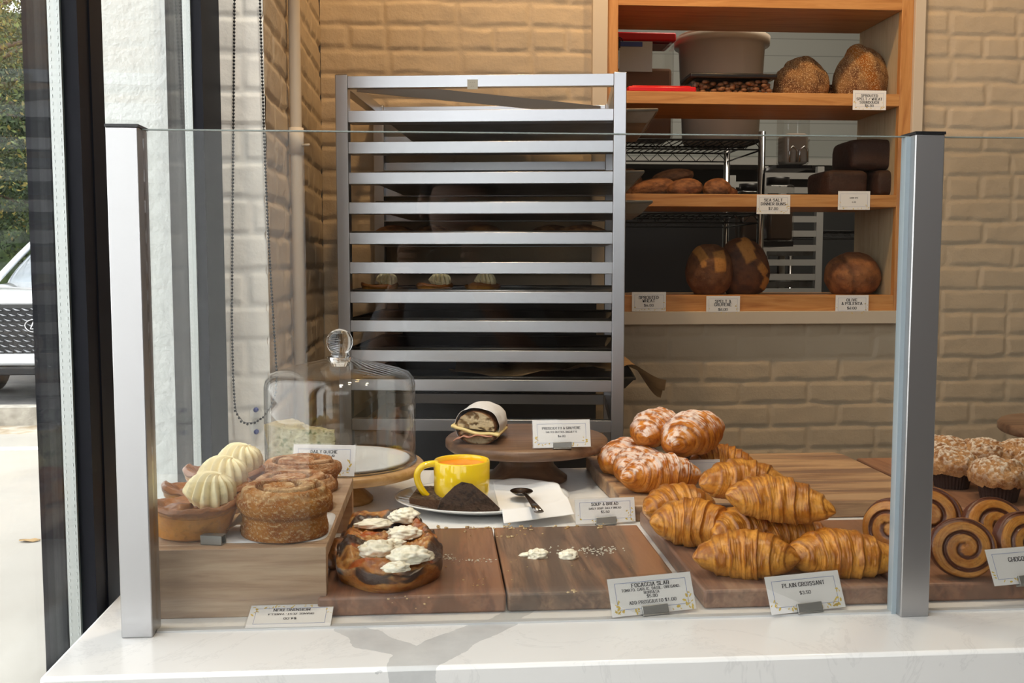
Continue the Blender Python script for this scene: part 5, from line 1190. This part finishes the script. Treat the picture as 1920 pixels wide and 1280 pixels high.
hp = [(-mr + .006, 0, mh - .0045), (-mr - .008, 0, mh - .0045), (-mr - .020, 0, mh - .008), (-mr - .0275, 0, mh - .018), (-mr - .027, 0, mh - .031), (-mr - .020, 0, mh - .046), (-mr - .010, 0, mh - .058), (-mr + .003, 0, mh - .0655)]
from mathutils import geometry as _g
hs = []
for k in range(len(hp) - 1):
    pa = Vector(hp[max(k - 1, 0)]); pb_, pc_ = Vector(hp[k]), Vector(hp[k + 1]); pd = Vector(hp[min(k + 2, len(hp) - 1)])
    for j in range(6):
        t_ = j / 6; hs.append(.5 * ((2 * pb_) + (-pa + pc_) * t_ + (2 * pa - 5 * pb_ + 4 * pc_ - pd) * t_ ** 2 + (-pa + 3 * pb_ - 3 * pc_ + pd) * t_ ** 3))
hs.append(Vector(hp[-1])); h_ = MB().tube(hs, .0055, 16).obj('handle', M['yellow'], mg); h_.scale = (1, 1.15, 1); h_.rotation_euler = (0, 0, R(12))
# rye bread
def ryeslice(name, poly, th, seed, crust=(.14, .07, .035), crumb_=(.085, .045, .025), n=90):
    """poly in x,z with thickness along y; rows: front face centre -> edge -> back face centre"""
    P = np.array(poly); c = P.mean(0); per = np.linspace(0, len(P), n, endpoint=False)
    def f(U, V):
        s = V * len(P); k = np.floor(s).astype(int) % len(P); fr_ = s - np.floor(s); E = P[k] * (1 - fr_)[..., None] + P[(k + 1) % len(P)] * fr_[..., None]
        q = np.clip(np.minimum(U, 1 - U) / .42, 0, 1); X = c[0] + (E[..., 0] - c[0]) * q; Zz = c[1] + (E[..., 1] - c[1]) * q; yy = np.where(U < .42, -th / 2, np.where(U > .58, th / 2, (U - .5) / .08 * th / 2))
        p = st(X, yy, Zz); n_ = fbm(p * 200, 4, seed); n2_ = fbm(p * 500, 2, seed + 1); yy = yy + np.where(U < .5, -1, 1) * .0016 * n_ * (q < .98); edge = (q > .985)
        C = mixc(mixc(crumb_, np.array(crumb_) * .35, sm(-.1, .4, n_)), np.array(crumb_) * 1.8, sm(.2, .6, n2_) * .4); C = mixc(C, crust, edge * 1.0)
        return st(X, yy, Zz), C
    return surf(name, f, 110, 200, M['sponge'])
rg_ = 'rye bread slices on the soup plate'
def dense(p, k=6):
    out = []
    for i in range(len(p)):
        a_, b_ = Vector(p[i]), Vector(p[(i + 1) % len(p)]); out += [tuple(a_.lerp(b_, j / k)) for j in range(k)]
    return out
rb = ryeslice('rye_slice', dense([(-.050, 0), (-.044, .018), (-.022, .040), (-.010, .047), (.006, .044), (.030, .025), (.050, .006), (.047, 0)]), .020, 120)
rb.location = (ony(878, 940, 1.535).x, 1.54, zp + .001); rb.rotation_euler = (R(-14), 0, R(-4)); tag(rb, 'front dark rye bread triangle leaning against the yellow mug', 'bread slice', rg_)
rb = ryeslice('rye_slice', dense([(-.045, -.03), (.045, -.035), (.03, .04), (-.04, .035)]), .020, 125, (.18, .09, .045), (.20, .125, .07))
rb.location = (ony(815, 950, 1.565).x, 1.585, zp + .014); rb.rotation_euler = (R(-80), 0, R(-12)); rb.scale = (.8, .8, .8); tag(rb, 'lighter rye slice lying flat left of the front triangle', 'bread slice', rg_)
# napkin: quad laid over plate right half and rim
nc = [onz(925, 905, CT + .016), onz(1038, 900, CT + .016), onz(1078, 968, CT + .010), onz(945, 972, CT + .0205)]
def nap(U, V):
    c = np.array([list(q) for q in nc]); u, v_ = U[..., None], V[..., None]
    P = (c[0] * (1 - v_) + c[1] * v_) * (1 - u) + (c[3] * (1 - v_) + c[2] * v_) * u
    rx_ = (P[..., 0] - PLX) / .143; ry2 = (P[..., 1] - PLY) / (.143 * .8); rr = np.sqrt(rx_ ** 2 + ry2 ** 2)
    base = np.interp(rr, [0, .62, .68, .9, 1.0, 1.05, 1.3], [.0070, .0070, .009, .0165, .0212, .0205, .012])
    P[..., 2] = CT + base + .0012 + .0006 * fbm(P * 60, 2, 7); return P
np_ = surf('napkin', nap, 50, 60, M['napkin'], wrap=False); np_.modifiers.new('thick', 'SOLIDIFY').thickness = -.0008; tag(np_, 'folded white paper napkin draped over the right of the oval plate', 'napkin')
sa_, sb_ = onz(978, 927, CT + .018), onz(1008, 962, CT + .026)
spn = thing('spoon', 'dark steel soup spoon lying on the white napkin', 'spoon', (sa_.x, sa_.y, sa_.z - .001)); dv = sb_ - sa_; spn.rotation_euler = (0, -math.atan2(dv.z, math.hypot(dv.x, dv.y)) * 1.0, math.atan2(dv.y, dv.x))
spm = mat('dark_spoon_steel', (.20, .18, .17), .18, 1.0)
bo = surf('spoon_bowl', lambda U, V: st(U * .026 * np.cos(V * 2 * PI), U * .019 * np.sin(V * 2 * PI), .008 * U ** 2 - .001), 16, 48, spm, spn, flip=True); bo.modifiers.new('thick', 'SOLIDIFY').thickness = .0012
Lh = dv.length; MB().tube([(.022, 0, .007), (.032, 0, .009), (.05, 0, .009), (Lh * .8, 0, .008), (Lh + .012, 0, .006)], [.0035, .0028, .0035, .006, .0075], 12, flat=.35).obj('spoon_handle', spm, spn)
# ------------------------------------------------------------------ price cards on the counter
def ccard(px, py, z, label, lines, rz, lean, w, h, seed, **k):
    v = onz(px, py, z); return card(label, (v.x, v.y - (.008 if lean == 25 else 0), z + .0035), R(rz), R(lean), lines, w, h, seed=seed, **k)
ccard(1225, 1150, CT, 'white price card reading focaccia slab, with a grey clip', [('FOCACCIA SLAB', 0.0040, 0, .0305), ('TOMATO, GARLIC, BASIL, OREGANO,', .0028, 0, .0262), ('BURRATA', .0028, 0, .0222), ('$5.00', .0031, 0, .0178), ('ADD PROSCIUTTO $1.00', .0033, 0, .0118)], 12, 25, .103, .042, 11, leaves=44)
ccard(1512, 1146, CT, 'white price card reading plain croissant, with a grey clip', [('PLAIN CROISSANT', .0042, 0, .0280), ('$3.50', .0034, 0, .0190)], 12, 25, .096, .042, 12, leaves=44)
ccard(1136, 984, CT, 'white price card reading soup and bread, behind the striped board', [('SOUP & BREAD', .0040, 0, .0265), ('DAILY SOUP, DAILY BREAD', .0026, 0, .0208), ('$5.50', .0031, 0, .0150)], 6, 14, .094, .037, 13)
ccard(1054, 842, zt2, 'white price card reading prosciutto and gruyere on the walnut stand', [('PROSCIUTTO & GRUYERE', .0037, 0, .0310), ('SALTED BUTTER, BAGUETTE', .0026, 0, .0250), ('$6.00', .0031, 0, .0175)], 3, 14, .100, .047, 14)
ccard(606, 896, RZT, 'white price card reading daily quiche at the back of the riser', [('DAILY QUICHE', .0040, 0, .0335), ('DRESSED SALAD', .0027, 0, .0285)], -9, 14, .094, .046, 15, clip=False)
ccard(1318, 905, Z1, 'blank backed white card peeking out between the two croissant piles', [], 3, 5, .060, .036, 16, clip=False, leaves=0)
ccard(1930, 1098, Z0, 'white price card reading chocolate before the swirls at right edge', [('CHOCOLATE', .0046, 0, .026)], 10, 26, .096, .042, 17)
# morning bun card, fallen face up and upside down against the riser
fa_, fb2 = onz(533, 1179, CT), ony(556, 1137, rY0 - .001)
lean_ = math.atan2(fb2.z - CT, fb2.y - fa_.y); hh = math.hypot(fb2.z - CT, fb2.y - fa_.y)
t = card('price card reading morning bun lying upside down against the riser', (0, 0, 0), 0, 0, [('MORNING BUN', .0042, 0, .0080), ('ORANGE ZEST, VANILLA', .0029, 0, .0165), ('$4.00', .0033, 0, .0245)], .092, max(hh, .036), clip=False, seed=18)
# card local: x right, z up, faces -y. fallen: rotate so it faces up and its head points to the camera
m3 = Matrix((( -1, 0, 0), (0, 0, -1), (0, -1, 0))).transposed()
xaxis = Vector((-1, 0, 0)); zaxis = Vector((-.0, -(fb2.y - fa_.y), -(fb2.z - CT))).normalized(); yaxis = zaxis.cross(xaxis)
mm = Matrix((xaxis, yaxis, zaxis)).transposed().to_4x4(); mm.translation = Vector(((fa_.x + fb2.x) / 2, fb2.y, fb2.z + .0022)); t.matrix_world = mm
t.rotation_euler = mm.to_euler(); t.location = mm.translation
for o in t.children:
    if o.name.startswith('lettering'): o.rotation_euler = (0, 0, 0)
# ------------------------------------------------------------------ the photographer, seen only as a faint mirror image in the glass guard
def skin(name, chains, mt, parent, root=0, lvl=2):
    """chains: lists of (x, y, z, r); a chain whose first point repeats an earlier point grows from it"""
    V = []; E = []; Rr = []; idx = {}
    for ch in chains:
        prev = None
        for (x, y, z, r) in ch:
            k = (round(x, 4), round(y, 4), round(z, 4))
            if k not in idx: idx[k] = len(V); V.append((x, y, z)); Rr.append(r)
            if prev is not None and prev != idx[k]: E.append((prev, idx[k]))
            prev = idx[k]
    me = bpy.data.meshes.new(name); me.from_pydata(V, E, []); o = link(name, me, mt, parent)
    m = o.modifiers.new('skin', 'SKIN'); m.use_smooth_shade = True
    me.update()
    for i, sv in enumerate(me.skin_vertices[0].data if me.skin_vertices else []): sv.radius = (Rr[i], Rr[i]); sv.use_root = (i == root)
    if lvl: o.modifiers.new('sub', 'SUBSURF').levels = lvl; o.modifiers['sub'].render_levels = lvl
    return o
pe = thing('person', 'person in a grey shirt holding a black camera at chest height, mirrored in the glass', 'person', (0, -.02, 0))
skm = mat('skin_tone', (.55, .34, .25), .5); shm = mat('grey_striped_shirt', (.42, .43, .45), .9, c2=(.34, .35, .38), ns=3); trm = mat('dark_trousers', (.04, .045, .07), .9)
CH = (.05, -.24)
body = [[(CH[0], CH[1], .88, .13), (CH[0], CH[1], 1.0, .115), (CH[0], CH[1] + .01, 1.14, .13), (CH[0], CH[1] + .01, 1.22, .11), (CH[0], CH[1] + .02, 1.29, .052), (CH[0], CH[1] + .045, 1.37, .050), (CH[0], CH[1] + .06, 1.44, .078), (CH[0], CH[1] + .06, 1.50, .082), (CH[0], CH[1] + .055, 1.55, .055)]]
for s_ in (-1, 1):
    hx = CH[0] + s_ * .09
    body.append([(CH[0], CH[1], .88, .13), (hx, CH[1], .80, .085), (hx, CH[1] + .01, .48, .055), (hx, CH[1] - .01, .27, .050), (hx, CH[1] - .02, .09, .036), (hx, CH[1] + .10, .04, .030)])
    wr = (s_ * .085, -.045, 1.305)
    body.append([(CH[0], CH[1] + .01, 1.22, .11), (CH[0] + s_ * .14, CH[1] + .01, 1.235, .055), (CH[0] + s_ * .20, CH[1] + .06, 1.09, .042), (CH[0] * .5 + s_ * .15, -.11, 1.16, .034), (*wr, .023), (s_ * .082, -.035, 1.34, .026)])
skin('body', body, skm, pe)
for s_ in (-1, 1):
    fs = []
    for k, (dz, L) in enumerate(((.030, .050), (.012, .054), (-.006, .050), (-.022, .040))):
        fs = [[(s_ * .083, -.036, 1.345 + dz * .6, .0085), (s_ * .080, -.010, 1.352 + dz, .0085), (s_ * .066, .000, 1.352 + dz, .008), (s_ * (.066 - L * .35), -.001, 1.350 + dz, .007)]]
        skin('finger', fs, skm, pe, 0, 1)
    skin('thumb', [[(s_ * .078, -.045, 1.325, .010), (s_ * .060, -.066, 1.335, .010), (s_ * .040, -.068, 1.350, .008)]], skm, pe, 0, 1)
skin('shirt', [[(CH[0], CH[1], .74, .150), (CH[0], CH[1], .86, .150), (CH[0], CH[1], 1.0, .132), (CH[0], CH[1] + .01, 1.14, .145), (CH[0], CH[1] + .01, 1.22, .125), (CH[0], CH[1] + .015, 1.265, .075)]] +
     [[(CH[0], CH[1] + .01, 1.22, .125), (CH[0] + s_ * .14, CH[1] + .01, 1.235, .072), (CH[0] + s_ * .20, CH[1] + .06, 1.10, .058)] for s_ in (-1, 1)], shm, pe)
skin('trousers', [[(CH[0], CH[1], .84, .125), (CH[0] + s_ * .09, CH[1], .76, .098), (CH[0] + s_ * .09, CH[1] + .01, .48, .072), (CH[0] + s_ * .09, CH[1] - .01, .12, .060)] for s_ in (-1, 1)], trm, pe)
hc = Vector((CH[0], CH[1] + .055, 1.485))
hr = blob('hair', (.092, .105, .105), mat('dark_hair', (.025, .017, .012), .6), pe, .06, 3, 5, n=(30, 40), flat=1.0, extra=lambda p: (-.35 * sm(.1, .5, p[..., 1]) * sm(.45, .1, p[..., 2]), None)); hr.data.materials.clear(); hr.data.materials.append(bpy.data.materials['dark_hair']); hr.location = hc + Vector((0, -.012, -.085))
fx = MB(); 
for s_ in (-1, 1):
    e = blob('eye', (.013, .009, .009), mat('eye_white', (.7, .7, .68), .2), pe, 0, n=(12, 16), flat=1.0); e.data.materials.clear(); e.data.materials.append(bpy.data.materials['eye_white']); e.location = hc + Vector((s_ * .031, .068, -.008))
    ir = blob('iris', (.006, .004, .006), M['black'], e, 0, n=(10, 12), flat=1.0); ir.data.materials.clear(); ir.data.materials.append(M['black']); ir.location = (0, .007, .003)
    r_ = blob('ear', (.012, .020, .030), skm, pe, .1, n=(12, 16), flat=1.0); r_.data.materials.clear(); r_.data.materials.append(skm); r_.location = hc + Vector((s_ * .086, .0, -.035))
skin('nose', [[(hc.x, hc.y + .072, hc.z + .008, .008), (hc.x, hc.y + .090, hc.z - .022, .013)]], skm, pe, 0, 1)
skin('mouth', [[(hc.x - .022, hc.y + .068, hc.z - .050, .004), (hc.x, hc.y + .076, hc.z - .050, .006), (hc.x + .022, hc.y + .068, hc.z - .050, .004)]], mat('lips', (.40, .15, .12), .4), pe, 0, 1)
kc = thing('handheld_camera', 'black compact camera with round lens held by the mirrored person', 'camera', (0, -.055, 1.35))
box('camera_body', -.064, .064, -.017, .017, -.037, .037, M['black'], kc, .006)
lz = MB().lathe([(.027, 0), (.027, .014), (.025, .016), (.022, .014), (.0, .012)], 40).obj('lens', M['black'], kc); lz.rotation_euler = (-PI / 2, 0, 0); lz.location = (0, .017, 0)
lr = MB().lathe([(.0262, .012), (.0275, .012), (.0275, .0145), (.0262, .0145), (.0262, .012)], 40, cap=False).obj('lens_ring', M['chrome'], lz)
MB().lathe([(0, 0), (.008, 0), (.008, .007), (0, .007)], 24, (.04, 0, .037)).obj('dial', M['chrome'], kc)
